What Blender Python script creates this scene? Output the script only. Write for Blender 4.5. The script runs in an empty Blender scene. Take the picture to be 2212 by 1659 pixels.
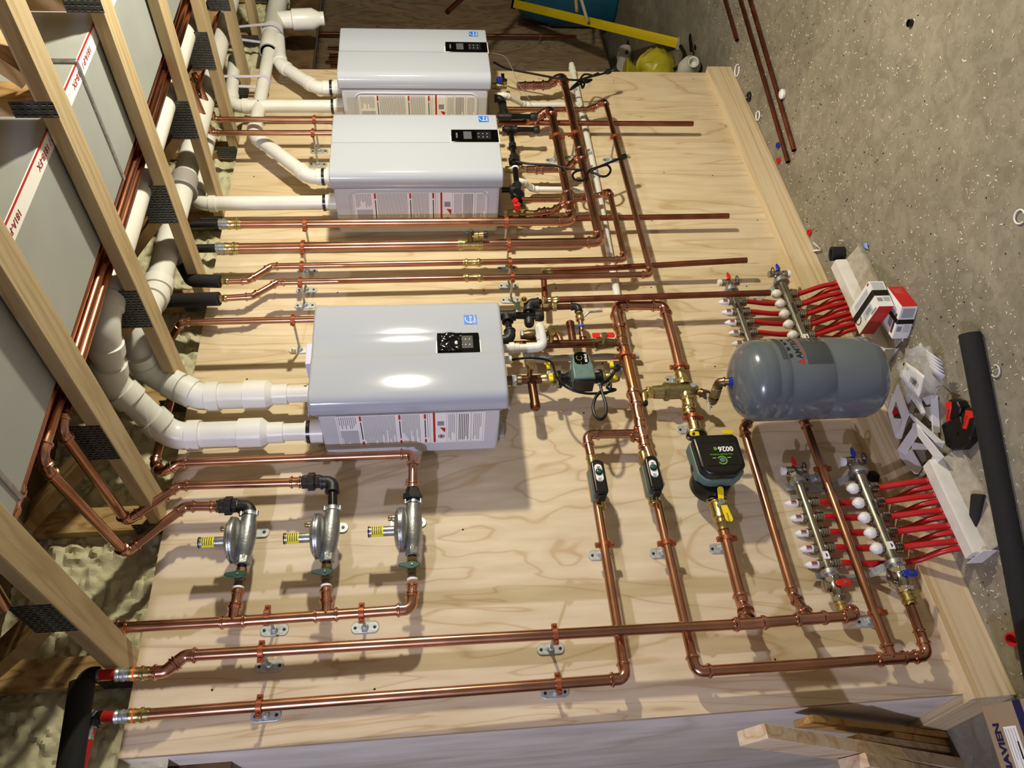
import bpy, math, random
from mathutils import Vector as V, Matrix
random.seed(7)
C = bpy.context.scene.collection
# ---- survey of the room: camera height 1.695 m, 2.358 m in front of the board wall ----
RM = ((-0.08657654,-0.06172516,-0.99433119),(-0.7969714,0.60317147,0.03194929),(0.59778013,0.79521958,-0.10141368))
FP, CX, CY, D, H = 1702.75, 1106.0, 829.5, 2.358, 1.695
def ray(u, v):
    a, b = (u-CX)/FP, (v-CY)/FP
    return V((RM[0][0]*a+RM[1][0]*b+RM[2][0], RM[0][1]*a+RM[1][1]*b+RM[2][1], RM[0][2]*a+RM[1][2]*b+RM[2][2]))
def P(u, v, d=0.0):            # point standing d metres off the board wall
    r = ray(u, v); t = (D-d)/r.y
    return V((r.x*t, -d, r.z*t+H))
def Pz(u, v, z=0.0):           # point at height z
    r = ray(u, v); t = (z-H)/r.z
    return V((r.x*t, r.y*t-D, z))
def Px(u, v, x):
    r = ray(u, v); t = x/r.x
    return V((x, r.y*t-D, r.z*t+H))
# ---- materials ----
MATS = {}
def lin(c):
    return tuple(((x/12.92) if x <= .04045 else ((x+.055)/1.055)**2.4) for x in c)
def mat(name, col, rough=.5, metal=0.0, noise=0.0, nscale=20, bump=0.0, bscale=60, spec=.5, coat=0, trans=0, ior=1.45, alpha=1, stretch=None):
    if name in MATS: return MATS[name]
    m = bpy.data.materials.new(name); m.use_nodes = True
    nt = m.node_tree; b = nt.nodes['Principled BSDF']
    c = (*lin(col), 1)
    b.inputs['Base Color'].default_value = c
    b.inputs['Roughness'].default_value = rough; b.inputs['Metallic'].default_value = metal
    b.inputs['Specular IOR Level'].default_value = spec
    if coat: b.inputs['Coat Weight'].default_value = coat; b.inputs['Coat Roughness'].default_value = .08
    if trans: b.inputs['Transmission Weight'].default_value = trans; b.inputs['IOR'].default_value = ior
    if alpha < 1: b.inputs['Alpha'].default_value = alpha
    if noise or bump:
        tc = nt.nodes.new('ShaderNodeTexCoord'); mp = nt.nodes.new('ShaderNodeMapping')
        nt.links.new(tc.outputs['Object'], mp.inputs[0])
        if stretch: mp.inputs['Scale'].default_value = stretch
    if noise:
        n = nt.nodes.new('ShaderNodeTexNoise'); n.inputs['Scale'].default_value = nscale; n.inputs['Detail'].default_value = 4
        nt.links.new(mp.outputs[0], n.inputs['Vector'])
        r = nt.nodes.new('ShaderNodeValToRGB')
        r.color_ramp.elements[0].position = .32; r.color_ramp.elements[1].position = .68
        r.color_ramp.elements[0].color = (*[x*(1-noise) for x in c[:3]], 1)
        r.color_ramp.elements[1].color = (*[min(1, x*(1+noise*.6)) for x in c[:3]], 1)
        nt.links.new(n.outputs['Fac'], r.inputs[0]); nt.links.new(r.outputs[0], b.inputs['Base Color'])
        mr = nt.nodes.new('ShaderNodeMapRange'); mr.inputs['To Min'].default_value = rough*.8; mr.inputs['To Max'].default_value = min(1, rough*1.25)
        nt.links.new(n.outputs['Fac'], mr.inputs['Value']); nt.links.new(mr.outputs[0], b.inputs['Roughness'])
    if bump:
        n2 = nt.nodes.new('ShaderNodeTexNoise'); n2.inputs['Scale'].default_value = bscale; n2.inputs['Detail'].default_value = 3
        nt.links.new(mp.outputs[0], n2.inputs['Vector'])
        bp = nt.nodes.new('ShaderNodeBump'); bp.inputs['Strength'].default_value = bump; bp.inputs['Distance'].default_value = .004
        nt.links.new(n2.outputs['Fac'], bp.inputs['Height']); nt.links.new(bp.outputs[0], b.inputs['Normal'])
    MATS[name] = m; return m
def woodmat(name, c0, c1, c2, stretch, bands=9.0, dist=.9, rough=.62, fine=.35, sheet=0.0, off=0.0, knots=0.0, lo=.35, hi=.75):
    m = bpy.data.materials.new(name); m.use_nodes = True; nt = m.node_tree; N = nt.nodes; L = nt.links
    b = N['Principled BSDF']; b.inputs['Roughness'].default_value = rough; b.inputs['Specular IOR Level'].default_value = .3
    tc = N.new('ShaderNodeTexCoord'); mp = N.new('ShaderNodeMapping'); mp.inputs['Scale'].default_value = stretch
    mp.inputs['Location'].default_value = (off, off*.7, off*1.3)
    L.new(tc.outputs['Object'], mp.inputs[0])
    n1 = N.new('ShaderNodeTexNoise'); n1.inputs['Scale'].default_value = 1; n1.inputs['Detail'].default_value = 2.5
    n1.inputs['Distortion'].default_value = dist; L.new(mp.outputs[0], n1.inputs['Vector'])
    mu = N.new('ShaderNodeMath'); mu.operation = 'MULTIPLY'; mu.inputs[1].default_value = bands; L.new(n1.outputs['Fac'], mu.inputs[0])
    pp = N.new('ShaderNodeMath'); pp.operation = 'PINGPONG'; pp.inputs[1].default_value = .5; L.new(mu.outputs[0], pp.inputs[0])
    mr = N.new('ShaderNodeMapRange'); mr.inputs['From Max'].default_value = .5; L.new(pp.outputs[0], mr.inputs['Value'])
    rp = N.new('ShaderNodeValToRGB'); e = rp.color_ramp.elements
    e[0].position = 0; e[0].color = (*lin(c2), 1); e[1].position = .9; e[1].color = (*lin(c0), 1)
    k = e.new(lo); k.color = (*lin(c1), 1)
    L.new(mr.outputs[0], rp.inputs[0])
    mp2 = N.new('ShaderNodeMapping'); mp2.inputs['Scale'].default_value = tuple(s*9 for s in stretch); L.new(tc.outputs['Object'], mp2.inputs[0])
    n2 = N.new('ShaderNodeTexNoise'); n2.inputs['Scale'].default_value = 1; n2.inputs['Detail'].default_value = 3; L.new(mp2.outputs[0], n2.inputs['Vector'])
    r2 = N.new('ShaderNodeValToRGB'); r2.color_ramp.elements[0].position = .3; r2.color_ramp.elements[1].position = .7
    g = 1-fine*.5; r2.color_ramp.elements[0].color = (g, g*.97, g*.92, 1); r2.color_ramp.elements[1].color = (1, 1, 1, 1)
    L.new(n2.outputs['Fac'], r2.inputs[0])
    mx = N.new('ShaderNodeMix'); mx.data_type = 'RGBA'; mx.blend_type = 'MULTIPLY'; mx.inputs['Factor'].default_value = 1
    L.new(rp.outputs[0], mx.inputs['A']); L.new(r2.outputs[0], mx.inputs['B'])
    n3 = N.new('ShaderNodeTexNoise'); n3.inputs['Scale'].default_value = .45; n3.inputs['Detail'].default_value = 2; L.new(mp.outputs[0], n3.inputs['Vector'])
    r3 = N.new('ShaderNodeValToRGB'); r3.color_ramp.elements[0].position = .35; r3.color_ramp.elements[1].position = .65
    r3.color_ramp.elements[0].color = (.90, .85, .77, 1); r3.color_ramp.elements[1].color = (1.0, 1.0, 1.0, 1)
    L.new(n3.outputs['Fac'], r3.inputs[0])
    m2 = N.new('ShaderNodeMix'); m2.data_type = 'RGBA'; m2.blend_type = 'MULTIPLY'; m2.inputs['Factor'].default_value = 1
    L.new(mx.outputs['Result'], m2.inputs['A']); L.new(r3.outputs[0], m2.inputs['B'])
    out = m2.outputs['Result']
    if knots:
        vo = N.new('ShaderNodeTexVoronoi'); vo.inputs['Scale'].default_value = knots
        L.new(mp.outputs[0], vo.inputs['Vector'])
        r4 = N.new('ShaderNodeValToRGB'); r4.color_ramp.elements[0].position = .02; r4.color_ramp.elements[1].position = .09
        r4.color_ramp.elements[0].color = (.25, .15, .08, 1); r4.color_ramp.elements[1].color = (1, 1, 1, 1)
        L.new(vo.outputs['Distance'], r4.inputs[0])
        m3 = N.new('ShaderNodeMix'); m3.data_type = 'RGBA'; m3.blend_type = 'MULTIPLY'; m3.inputs['Factor'].default_value = 1
        L.new(out, m3.inputs['A']); L.new(r4.outputs[0], m3.inputs['B']); out = m3.outputs['Result']
    L.new(out, b.inputs['Base Color'])
    MATS[name] = m; return m
copper = mat('copper', (.72,.53,.425), .24, 1, .16, 9)
copper_ceiling = mat('copper_tarnished', (.74,.49,.37), .26, 1, .25, 7)
copper_old = mat('copper_dull', (.56,.34,.26), .42, 1, .25, 12)
copper_bright = mat('copper_fitting', (.78,.585,.495), .2, 1, .12, 30)
clampmat = mat('coated_clamp', (.60,.32,.20), .42, .55)
brass = mat('brass', (.76,.69,.47), .27, 1, .12, 40)
brass_dull = mat('brass_cast', (.66,.61,.43), .38, 1, .12, 60, .1, 300)
bronze = mat('bronze_dark', (.48,.40,.29), .42, .9, .2, 50)
iron = mat('black_iron', (.15,.15,.155), .42, .35, .15, 60, .25, 200)
blackpipe = mat('black_pipe', (.07,.07,.072), .22, .3)
zinc = mat('zinc', (.72,.74,.75), .36, .9, .25, 60)
zincplate = mat('zinc_plate', (.74,.77,.77), .45, .6, .2, 90)
castal = mat('cast_aluminium', (.60,.61,.61), .36, .85, .2, 30, .15, 200)
chrome = mat('nickel', (.72,.70,.66), .18, 1)
manifoldmat = mat('stainless', (.62,.61,.56), .28, 1, .15, 25)
pvc = mat('pvc', (.87,.87,.84), .3, 0, .05, 4)
pvcc = mat('pvc_grey_white', (.86,.86,.83), .34, 0, .07, 6)
enamel = mat('white_enamel', (.665,.69,.73), .085, 0, 0, spec=.5, coat=.3)
enamel_side = mat('white_steel', (.77,.78,.80), .28)
blackp = mat('black_plastic', (.045,.045,.05), .32)
panelgloss = mat('panel_gloss', (.02,.02,.022), .09)
screen = mat('panel_screen', (.33,.35,.36), .2)
keypad = mat('keypad_grey', (.12,.12,.13), .3)
white = mat('white_plastic', (.90,.90,.89), .4)
whitep = mat('white_print', (.93,.93,.92), .6)
greyprint = mat('grey_print', (.55,.56,.58), .7)
darkprint = mat('dark_print', (.13,.13,.14), .7)
redprint = mat('red_print', (.72,.12,.10), .5)
blueprint = mat('blue_print', (.06,.42,.80), .4)
navyprint = mat('navy_print', (.09,.09,.27), .6)
greenprint = mat('green_print', (.38,.70,.20), .4)
yellow = mat('yellow_vinyl', (.92,.83,.10), .42)
yellowlabel = mat('yellow_label', (.90,.87,.12), .5)
pex_red = mat('red_pex', (.72,.10,.11), .35)
pex_black = mat('black_pex', (.03,.03,.03), .5)
foamrubber = mat('black_foam_rubber', (.10,.10,.10), .9, 0, .3, 200, .5, 500)
tealgrey = mat('pump_green', (.36,.46,.44), .45, .1, .1, 60)
tankgrey = mat('tank_paint', (.375,.41,.435), .2, .05, .06, 5, spec=.6, coat=.3)
greenh = mat('green_handle', (.03,.27,.22), .4)
redh = mat('red_handle', (.80,.10,.10), .4)
blueh = mat('blue_handle', (.10,.20,.60), .4)
kraft = mat('kraft_board', (.60,.52,.41), .85, 0, .08, 6)
cable = mat('black_cable', (.03,.03,.032), .42, spec=.3)
orange = mat('orange_ring', (.90,.38,.12), .5)
lavender = mat('pvc_strap', (.80,.78,.86), .45)
plateM = mat('truss_plate_steel', (.36,.37,.38), .5, .7, .3, 60)
toolred = mat('tool_red', (.85,.15,.12), .4)
clearp = mat('clear_film', (.92,.93,.93), .12, 0, trans=.0, alpha=.22)
shiny = mat('foil_film', (.75,.75,.76), .15, .6, .4, 60, .6, 60)
wood_ply = woodmat('plywood', (.875,.815,.695), (.86,.795,.67), (.785,.695,.55), (3.0,3.0,.42), 7, 2.4, lo=.18, fine=.34)
wood_plyside = woodmat('plywood_side', (.88,.86,.82), (.86,.835,.79), (.80,.77,.72), (1,2.2,.5), 6, 1.0, off=4)
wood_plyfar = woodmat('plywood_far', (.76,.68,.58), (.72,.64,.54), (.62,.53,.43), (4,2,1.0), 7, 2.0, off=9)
wood_lumx = woodmat('lumber_plate', (.88,.82,.69), (.865,.79,.645), (.80,.70,.52), (.35,16,16), 6, .5, lo=.3, fine=.2)
wood_lumy = woodmat('lumber_plate_side', (.88,.82,.69), (.865,.79,.645), (.80,.70,.52), (16,.35,16), 6, .5, lo=.3, fine=.2)
wood_joist = woodmat('truss_lumber', (.78,.72,.60), (.76,.70,.57), (.70,.63,.49), (11,.7,11), 5, .6, fine=.2, off=3, knots=.35)
wood_web = woodmat('truss_web', (.76,.65,.46), (.72,.60,.40), (.58,.45,.28), (11,.9,5), 5, .7, off=5)
wood_board = woodmat('pine_board', (.86,.80,.70), (.845,.77,.655), (.77,.66,.53), (9,9,.8), 5, .9, off=6, knots=.5)
wood_boardy = woodmat('pine_board_yellow', (.80,.66,.42), (.76,.61,.37), (.64,.47,.25), (9,9,.6), 4, .6, off=8, knots=.4)
wood_edge = mat('plywood_edge', (.66,.58,.47), .8, 0, .35, 8, stretch=(30,30,1))
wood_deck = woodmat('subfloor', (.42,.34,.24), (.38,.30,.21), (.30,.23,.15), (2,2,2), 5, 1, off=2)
# ---- mesh building ----
class MB:
    RK = 1.0      # scale on turned radii
    def __init__(s): s.v, s.f, s.m, s.mats = [], [], [], []
    def mi(s, m):
        if m is None: return 0
        if m not in s.mats: s.mats.append(m)
        return s.mats.index(m)
    def add(s, vs, fs, m=None):
        o = len(s.v); k = s.mi(m); s.v += [V(p) for p in vs]
        for f in fs: s.f.append(tuple(i+o for i in f)); s.m.append(k)
    def tube(s, path, r, n=16, m=None, cap=True, close=False):
        pts = [V(p) for p in path]; k = len(pts)
        rs = r if isinstance(r, (list, tuple)) else [r]*k
        T = []
        for i in range(k):
            a = pts[i]-pts[i-1] if i > 0 else pts[1]-pts[0]
            b = pts[i+1]-pts[i] if i < k-1 else pts[-1]-pts[-2]
            t = (a.normalized() if a.length > 1e-9 else V()) + (b.normalized() if b.length > 1e-9 else V())
            if t.length < 1e-6: t = T[-1] if T else V((0,0,1))
            T.append(t.normalized())
        u = T[0].orthogonal().normalized(); vs = []
        for i in range(k):
            u = (u - T[i]*u.dot(T[i])).normalized(); w = T[i].cross(u)
            for j in range(n):
                a = 2*math.pi*j/n; vs.append(pts[i]+(u*math.cos(a)+w*math.sin(a))*rs[i])
        fs = [(i*n+j, i*n+(j+1) % n, (i+1)*n+(j+1) % n, (i+1)*n+j) for i in range(k-1) for j in range(n)]
        if cap:
            fs.append(tuple(range(n-1, -1, -1))); fs.append(tuple((k-1)*n+j for j in range(n)))
        s.add(vs, fs, m); return s
    def rev(s, o, d, prof, n=24, m=None):    # profile of (distance along, radius)
        o = V(o); d = V(d).normalized()
        u = d.orthogonal().normalized(); w = d.cross(u); vs = []
        for t, r in prof:
            for j in range(n):
                a = 2*math.pi*j/n; vs.append(o+d*t+(u*math.cos(a)+w*math.sin(a))*max(r*MB.RK, 1e-5))
        k = len(prof)
        fs = [(i*n+j, i*n+(j+1) % n, (i+1)*n+(j+1) % n, (i+1)*n+j) for i in range(k-1) for j in range(n)]
        fs.append(tuple(range(n-1, -1, -1))); fs.append(tuple((k-1)*n+j for j in range(n)))
        s.add(vs, fs, m); return s
    def box(s, c, sz, R=None, m=None):
        c = V(c); h = V(sz)/2; vs = []
        for x in (-1, 1):
            for y in (-1, 1):
                for z in (-1, 1):
                    p = V((x*h.x, y*h.y, z*h.z)); vs.append(c+(R @ p if R else p))
        s.add(vs, [(0,1,3,2),(4,6,7,5),(0,4,5,1),(2,3,7,6),(0,2,6,4),(1,5,7,3)], m); return s
    def bx(s, a, b, m=None):
        a, b = V(a), V(b); return s.box((a+b)/2, [abs(b[i]-a[i]) for i in range(3)], None, m)
    def prism(s, poly, o, ux, uy, h, m=None):   # polygon in frame (ux,uy) at o, extruded by vector h
        o, ux, uy, h = V(o), V(ux), V(uy), V(h); n = len(poly)
        a = [o+ux*x+uy*y for x, y in poly]; b = [p+h for p in a]
        s.add(a+b, [tuple(range(n-1, -1, -1)), tuple(range(n, 2*n))]+[(i, (i+1) % n, n+(i+1) % n, n+i) for i in range(n)], m); return s
    def hexa(s, o, d, r, L, m=None):
        d = V(d).normalized(); u = d.orthogonal().normalized(); w = d.cross(u); r = r*MB.RK
        return s.prism([(r*math.cos(i*math.pi/3), r*math.sin(i*math.pi/3)) for i in range(6)], o, u, w, d*L, m)
    def quad(s, a, b, c, d, m=None): s.add([a, b, c, d], [(0,1,2,3)], m); return s
    def build(s, name, m=None, parent=None, bevel=0, sub=0, seg=2, solid=0):
        me = bpy.data.meshes.new(name)
        L = parent_loc(parent)
        me.from_pydata([p-L for p in s.v], [], s.f)
        if s.mats:
            for q in s.mats: me.materials.append(q)
            for i, p in enumerate(me.polygons): p.material_index = s.m[i]
        else: me.materials.append(m)
        me.validate()
        import bmesh
        b = bmesh.new(); b.from_mesh(me); bmesh.ops.recalc_face_normals(b, faces=b.faces); b.to_mesh(me); b.free()
        for p in me.polygons: p.use_smooth = True
        me.set_sharp_from_angle(angle=math.radians(38))
        o = bpy.data.objects.new(name, me); C.objects.link(o)
        if parent is not None: o.parent = parent
        if solid:
            q = o.modifiers.new('s', 'SOLIDIFY'); q.thickness = solid; q.offset = 0
        if bevel:
            q = o.modifiers.new('b', 'BEVEL'); q.width = bevel; q.segments = seg; q.limit_method = 'ANGLE'; q.angle_limit = math.radians(40)
        if sub:
            q = o.modifiers.new('u', 'SUBSURF'); q.levels = sub; q.render_levels = sub
        return o
def parent_loc(p):
    L = V()
    while p is not None: L += p.location; p = p.parent
    return L
def tag(o, label=None, cat=None, group=None, kind=None):
    if label: o['label'] = label
    if cat: o['category'] = cat
    if group: o['group'] = group
    if kind: o['kind'] = kind
    return o
def thing(name, label, cat, loc, group=None):
    o = bpy.data.objects.new(name, None); o.empty_display_size = .05; C.objects.link(o); o.location = V(loc)
    return tag(o, label, cat, group)
def struct(o): o['kind'] = 'structure'; return o
def arc(v, d1, d2, R, n=7):
    """fillet at vertex v between unit directions d1 (in) and d2 (out)"""
    c = max(-1, min(1, d1.dot(d2))); th = math.acos(c)
    if th < .03: return [v], 0
    t = R*math.tan(th/2); ax = d1.cross(d2).normalized(); a = v-d1*t
    ce = a+(ax.cross(d1))*R
    return [ce+Matrix.Rotation(th*i/n, 3, ax) @ (a-ce) for i in range(n+1)], t
def fil(pts, R, n=6):
    pts = [V(p) for p in pts]; out = [pts[0]]
    for i in range(1, len(pts)-1):
        d1 = (pts[i]-pts[i-1]).normalized(); d2 = (pts[i+1]-pts[i]).normalized()
        a, t = arc(pts[i], d1, d2, R, n); out += a
    return out+[pts[-1]]
def smooth(pts, n=8):          # Catmull-Rom
    pts = [V(p) for p in pts]; q = [pts[0]*2-pts[1]]+pts+[pts[-1]*2-pts[-2]]; out = []
    for i in range(1, len(q)-2):
        for j in range(n):
            t = j/n; a, b, c, d = q[i-1], q[i], q[i+1], q[i+2]
            out.append(.5*((2*b)+(c-a)*t+(2*a-5*b+4*c-d)*t*t+(3*b-a-3*c+d)*t**3))
    return out+[pts[-1]]
SL = [(0,1.15),(.12,1.15),(.2,1.38),(.38,1.38),(.46,1.14),(1,1.10)]
def sleeve(a, b, r, prof=SL):       # points and radii from open end a towards b
    a, b = V(a), V(b); return [a+(b-a)*t for t, _ in prof], [r*k for _, k in prof]
def elbow_mb(v, d1, d2, r, R, sl, mb=None):
    mb = mb or MB(); a, t = arc(v, d1, d2, R)
    s0, r0 = sleeve(a[0]-d1*sl, a[0], r); s1, r1 = sleeve(a[-1]+d2*sl, a[-1], r)
    mb.tube(s0+a[1:-1]+s1[::-1], r0+[r*1.1]*len(a[1:-1])+r1[::-1], 18); return mb, t+sl
def pipe_run(name, label, cat, pts, r, pm=None, fm=None, bend=1.5, sl=1.5, ends=(None, None), parent=None, group=None, breaks=(), open_end=False, fitting='elbow', pname='pipe', n=18):
    """a run of straight pipes joined by press fittings; every straight length and every fitting is a part"""
    pm = pm or copper; fm = fm or copper_bright; pts = [V(p) for p in pts]
    root = parent if parent is not None else thing(name, label, cat, pts[0], group)
    trims = [0]*len(pts); k = len(pts)
    for i in range(1, k-1):
        d1 = (pts[i]-pts[i-1]).normalized(); d2 = (pts[i+1]-pts[i]).normalized()
        if d1.dot(d2) > .9995: continue
        mb, t = elbow_mb(pts[i], d1, d2, r, r*bend, r*sl); mb.build(fitting, fm, root); trims[i] = t-r*sl*.8
    for i in range(k-1):
        d = (pts[i+1]-pts[i]); L = d.length; d.normalize()
        a, b = pts[i]+d*trims[i], pts[i+1]-d*trims[i+1]
        if (b-a).dot(d) < .004: continue
        mb = MB()
        if open_end and i == k-2:
            mb.tube([a, b], r, n, cap=False); mb.tube([b, b-d*.03], r*.9, n, cap=True)
            mb.tube([b, b+d*.0002], [r, r*.9], n, cap=False)
        else: mb.tube([a, b], r, n)
        mb.build(pname, pm, root)
    return root
def coupling(root, a, b, r, m=None, name='coupling', k=1.0):
    a, b = V(a), V(b); L = (b-a).length; d = (b-a).normalized()
    q = [(0,1.13),(.07,1.13),(.12,1.36),(.22,1.36),(.26,1.12),(.5,1.08),(.73,1.12),(.78,1.36),(.88,1.36),(.93,1.13),(1,1.13)]
    return MB().rev(a, d, [(t*L, r*(1+(x-1)*k)) for t, x in q], 20).build(name, m or copper_bright, root)
def tee(root, c, run, br, r, rb=None, L=None, Lb=None, m=None, name='tee'):
    c = V(c); run = V(run).normalized(); br = V(br).normalized(); rb = rb or r; L = L or r*2.6; Lb = Lb or r*2.4
    mb = MB(); s0, r0 = sleeve(c-run*L, c-run*L*.35, r); s1, r1 = sleeve(c+run*L, c+run*L*.35, r)
    mb.tube(s0+s1[::-1], r0+r1[::-1], 20)
    s2, r2 = sleeve(c+br*Lb, c+br*Lb*.35, rb); s2.append(c); r2.append(rb*1.1)
    mb.tube(s2, r2, 20); return mb.build(name, m or copper_bright, root)
def text(s, loc, ux, uy, size, m, parent, name='lettering', bold=0, ext=.0004, align='CENTER'):
    cu = bpy.data.curves.new(name, 'FONT'); cu.body = s; cu.size = size; cu.align_x = align; cu.align_y = 'CENTER'
    cu.extrude = ext; cu.offset = bold; cu.resolution_u = 2
    t = bpy.data.objects.new(name, cu); C.objects.link(t)
    me = bpy.data.meshes.new_from_object(t); C.objects.unlink(t); bpy.data.objects.remove(t)
    ux, uy = V(ux).normalized(), V(uy).normalized(); uz = ux.cross(uy)
    M = Matrix((ux, uy, uz)).transposed()
    L = parent_loc(parent)
    for v in me.vertices: v.co = M @ v.co + V(loc) - L
    me.materials.clear(); me.materials.append(m)
    o = bpy.data.objects.new(name, me); C.objects.link(o); o.parent = parent; return o
X, Y, Z = V((1,0,0)), V((0,1,0)), V((0,0,1))
def hanger(c, axis, r, where, foot=True, group='pipe hangers on the board wall'):
    """split ring clamp round the pipe, rod to the wall, oval screw plate"""
    c = V(c); axis = V(axis).normalized(); side = axis.cross(Y).normalized(); d = -c.y
    root = thing('pipe_hanger', where, 'pipe clamp', (c.x, -0.001, c.z), group)
    mb = MB(); w = .008
    mb.rev(c-axis*w, axis, [(0, r*1.02),(0, r*1.25),(2*w, r*1.25),(2*w, r*1.02)], 22)
    for s in (-1, 1):
        mb.box(c+side*s*r*1.5, (r*.9 if abs(side.x) > .5 else .016, .011, r*.9 if abs(side.z) > .5 else .016))
    mb.build('clamp', clampmat, root, bevel=.0012)
    for s in (-1, 1): MB().rev(c+side*s*r*1.55-Y*.010, Y, [(0,.0035),(.003,.0045),(.02,.0045)], 10).build('clamp_screw', clampmat, root)
    MB().tube([c+Y*r*1.15, V((c.x, -.002, c.z))], .0048, 10).build('rod', zinc, root)
    mb = MB(); mb.rev((c.x, 0, c.z), -Y, [(0,.013),(.006,.011),(.018,.008),(.02,.0)], 14)
    a = .042; b = .0165; poly = []
    for i in range(32):
        t = 2*math.pi*i/32; cx = math.cos(t); cz = math.sin(t)
        poly.append((math.copysign(a-.0165+.0165*abs(cx), cx) if abs(cx) > 1e-6 else 0, b*cz))
    hz = Z; hx = X
    mb.prism(poly, (c.x, -.0045, c.z), hz, hx, Y*.0045); mb.build('flange', zincplate, root, bevel=.0015)
    for s in (-1, 1): MB().rev(V((c.x, -.0045, c.z))+Z*s*.029, -Y, [(0,.005),(.0015,.0045),(.002,.002)], 12).build('flange_screw', mat('screw_dark', (.25,.25,.26), .4, .8), root)
    return root
from mathutils import noise
# ================= the room =================
def concrete():
    m = bpy.data.materials.new('concrete_floor'); m.use_nodes = True; nt = m.node_tree; N = nt.nodes; L = nt.links
    b = N['Principled BSDF']; b.inputs['Roughness'].default_value = .75; b.inputs['Specular IOR Level'].default_value = .3
    tc = N.new('ShaderNodeTexCoord')
    def nz(s, d, det=5):
        n = N.new('ShaderNodeTexNoise'); n.inputs['Scale'].default_value = s; n.inputs['Detail'].default_value = det; n.inputs['Distortion'].default_value = d
        L.new(tc.outputs['Object'], n.inputs['Vector']); return n
    def ramp(n, p0, c0, p1, c1):
        r = N.new('ShaderNodeValToRGB'); r.color_ramp.elements[0].position = p0; r.color_ramp.elements[1].position = p1
        r.color_ramp.elements[0].color = (*c0, 1); r.color_ramp.elements[1].color = (*c1, 1); L.new(n, r.inputs[0]); return r.outputs[0]
    a = ramp(nz(2.2, .8).outputs['Fac'], .3, lin((.50,.48,.42)), .7, lin((.60,.575,.505)))
    c = ramp(nz(14, 1.2, 8).outputs['Fac'], .35, (.72,.70,.66), .6, (1,1,1))
    d = ramp(nz(85, 0, 3).outputs['Fac'], .28, (.55,.53,.5), .42, (1,1,1))
    mx = N.new('ShaderNodeMix'); mx.data_type = 'RGBA'; mx.blend_type = 'MULTIPLY'; mx.inputs['Factor'].default_value = .8
    L.new(a, mx.inputs['A']); L.new(c, mx.inputs['B'])
    m2 = N.new('ShaderNodeMix'); m2.data_type = 'RGBA'; m2.blend_type = 'MULTIPLY'; m2.inputs['Factor'].default_value = .6
    L.new(mx.outputs['Result'], m2.inputs['A']); L.new(d, m2.inputs['B'])
    s = nz(46, 2.5, 2); s.inputs['Roughness'].default_value = .3
    e = ramp(s.outputs['Fac'], .73, (0,0,0), .77, (1,1,1))
    m3 = N.new('ShaderNodeMix'); m3.data_type = 'RGBA'; L.new(e, m3.inputs['Factor']); L.new(m2.outputs['Result'], m3.inputs['A'])
    m3.inputs['B'].default_value = (*lin((.74,.71,.63)), 1)
    L.new(m3.outputs['Result'], b.inputs['Base Color'])
    bp = N.new('ShaderNodeBump'); bp.inputs['Strength'].default_value = .35; bp.inputs['Distance'].default_value = .004
    L.new(nz(30, .3, 6).outputs['Fac'], bp.inputs['Height']); L.new(bp.outputs[0], b.inputs['Normal'])
    return m
foam_m = mat('spray_foam', (.80,.78,.64), .55, 0, .12, 9, .5, 60)
struct(MB().bx((-3,-4.6,-.08), (14,2.2,0)).build('floor', concrete()))
# board wall: three 4x8 sheets, grain upright
mb = MB(); e = .0007
for i, (x0, x1) in enumerate(((.556,1.805),(1.805,3.03),(3.03,3.88))):
    mb.bx((x0+(e if i else 0), 0, .128), (x1-e, .018, 2.565), wood_ply)
wb = struct(mb.build('wall_back'))
mb = MB()      # edge veneers of the board at the open corner
for k in range(4): mb.bx((.5555, .0012+k*.0045, .128), (.5562, .0036+k*.0045, 2.565))
ed = mb.build('board_edge', wood_edge, wb)
mb = MB()      # screw heads sunk in the board
rs = random.Random(3)
for x in (.70, 1.18, 1.62, 1.84, 2.25, 2.66, 3.0, 3.4, 3.8):
    for z in (.25, .66, 1.05, 1.55, 1.95, 2.35):
        mb.rev((x+rs.uniform(-.02,.02), .0002, z+rs.uniform(-.12,.12)), -Y, [(0,.004),(.0005,.0032)], 8)
mb.build('screw_heads', mat('screw_head', (.18,.13,.09), .6, .4), wb)
struct(MB().bx((.558,.018,.14), (.576,1.5,2.565)).build('wall_left', wood_plyside))
struct(MB().bx((.532,-.038,0), (3.88,.0005,.1375)).build('baseboard_back', wood_lumx, bevel=.002))
struct(MB().bx((.532,.0015,0), (.57,1.5,.1375)).build('baseboard_left', wood_lumy, bevel=.002))
struct(MB().bx((3.9,1.3,.1), (14,1.318,2.565)).build('wall_far', wood_plyfar))
struct(MB().bx((3.86,.02,0), (3.88,1.3,2.565)).build('wall_return', wood_plyfar))
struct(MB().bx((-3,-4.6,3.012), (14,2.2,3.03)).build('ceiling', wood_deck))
# sprayed foam on the foundation wall above the boards
mb = MB(); nx, nz = 560, 60; x0, x1, z0, z1 = -.6, 5.0, 2.45, 3.01
for i in range(nx+1):
    for j in range(nz+1):
        x = x0+(x1-x0)*i/nx; z = z0+(z1-z0)*j/nz
        h = noise.noise(V((x*3,0,z*3)))*.03
        h += abs(noise.noise(V((x*26,3,z*26))))*.034+abs(noise.noise(V((x*55,1,z*55))))*.008+noise.noise(V((x*9,5,z*9)))*.012-.006
        mb.v.append(V((x, .075-h-.05*max(0, (2.62-z))*3, z)))
for i in range(nx):
    for j in range(nz):
        a = i*(nz+1)+j; mb.f.append((a, a+nz+1, a+nz+2, a+1)); mb.m.append(0)
struct(mb.build('wall_foam', foam_m))
struct(MB().bx((-.6,.14,2.3), (14,.16,3.01)).build('wall_rim', wood_deck))
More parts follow.
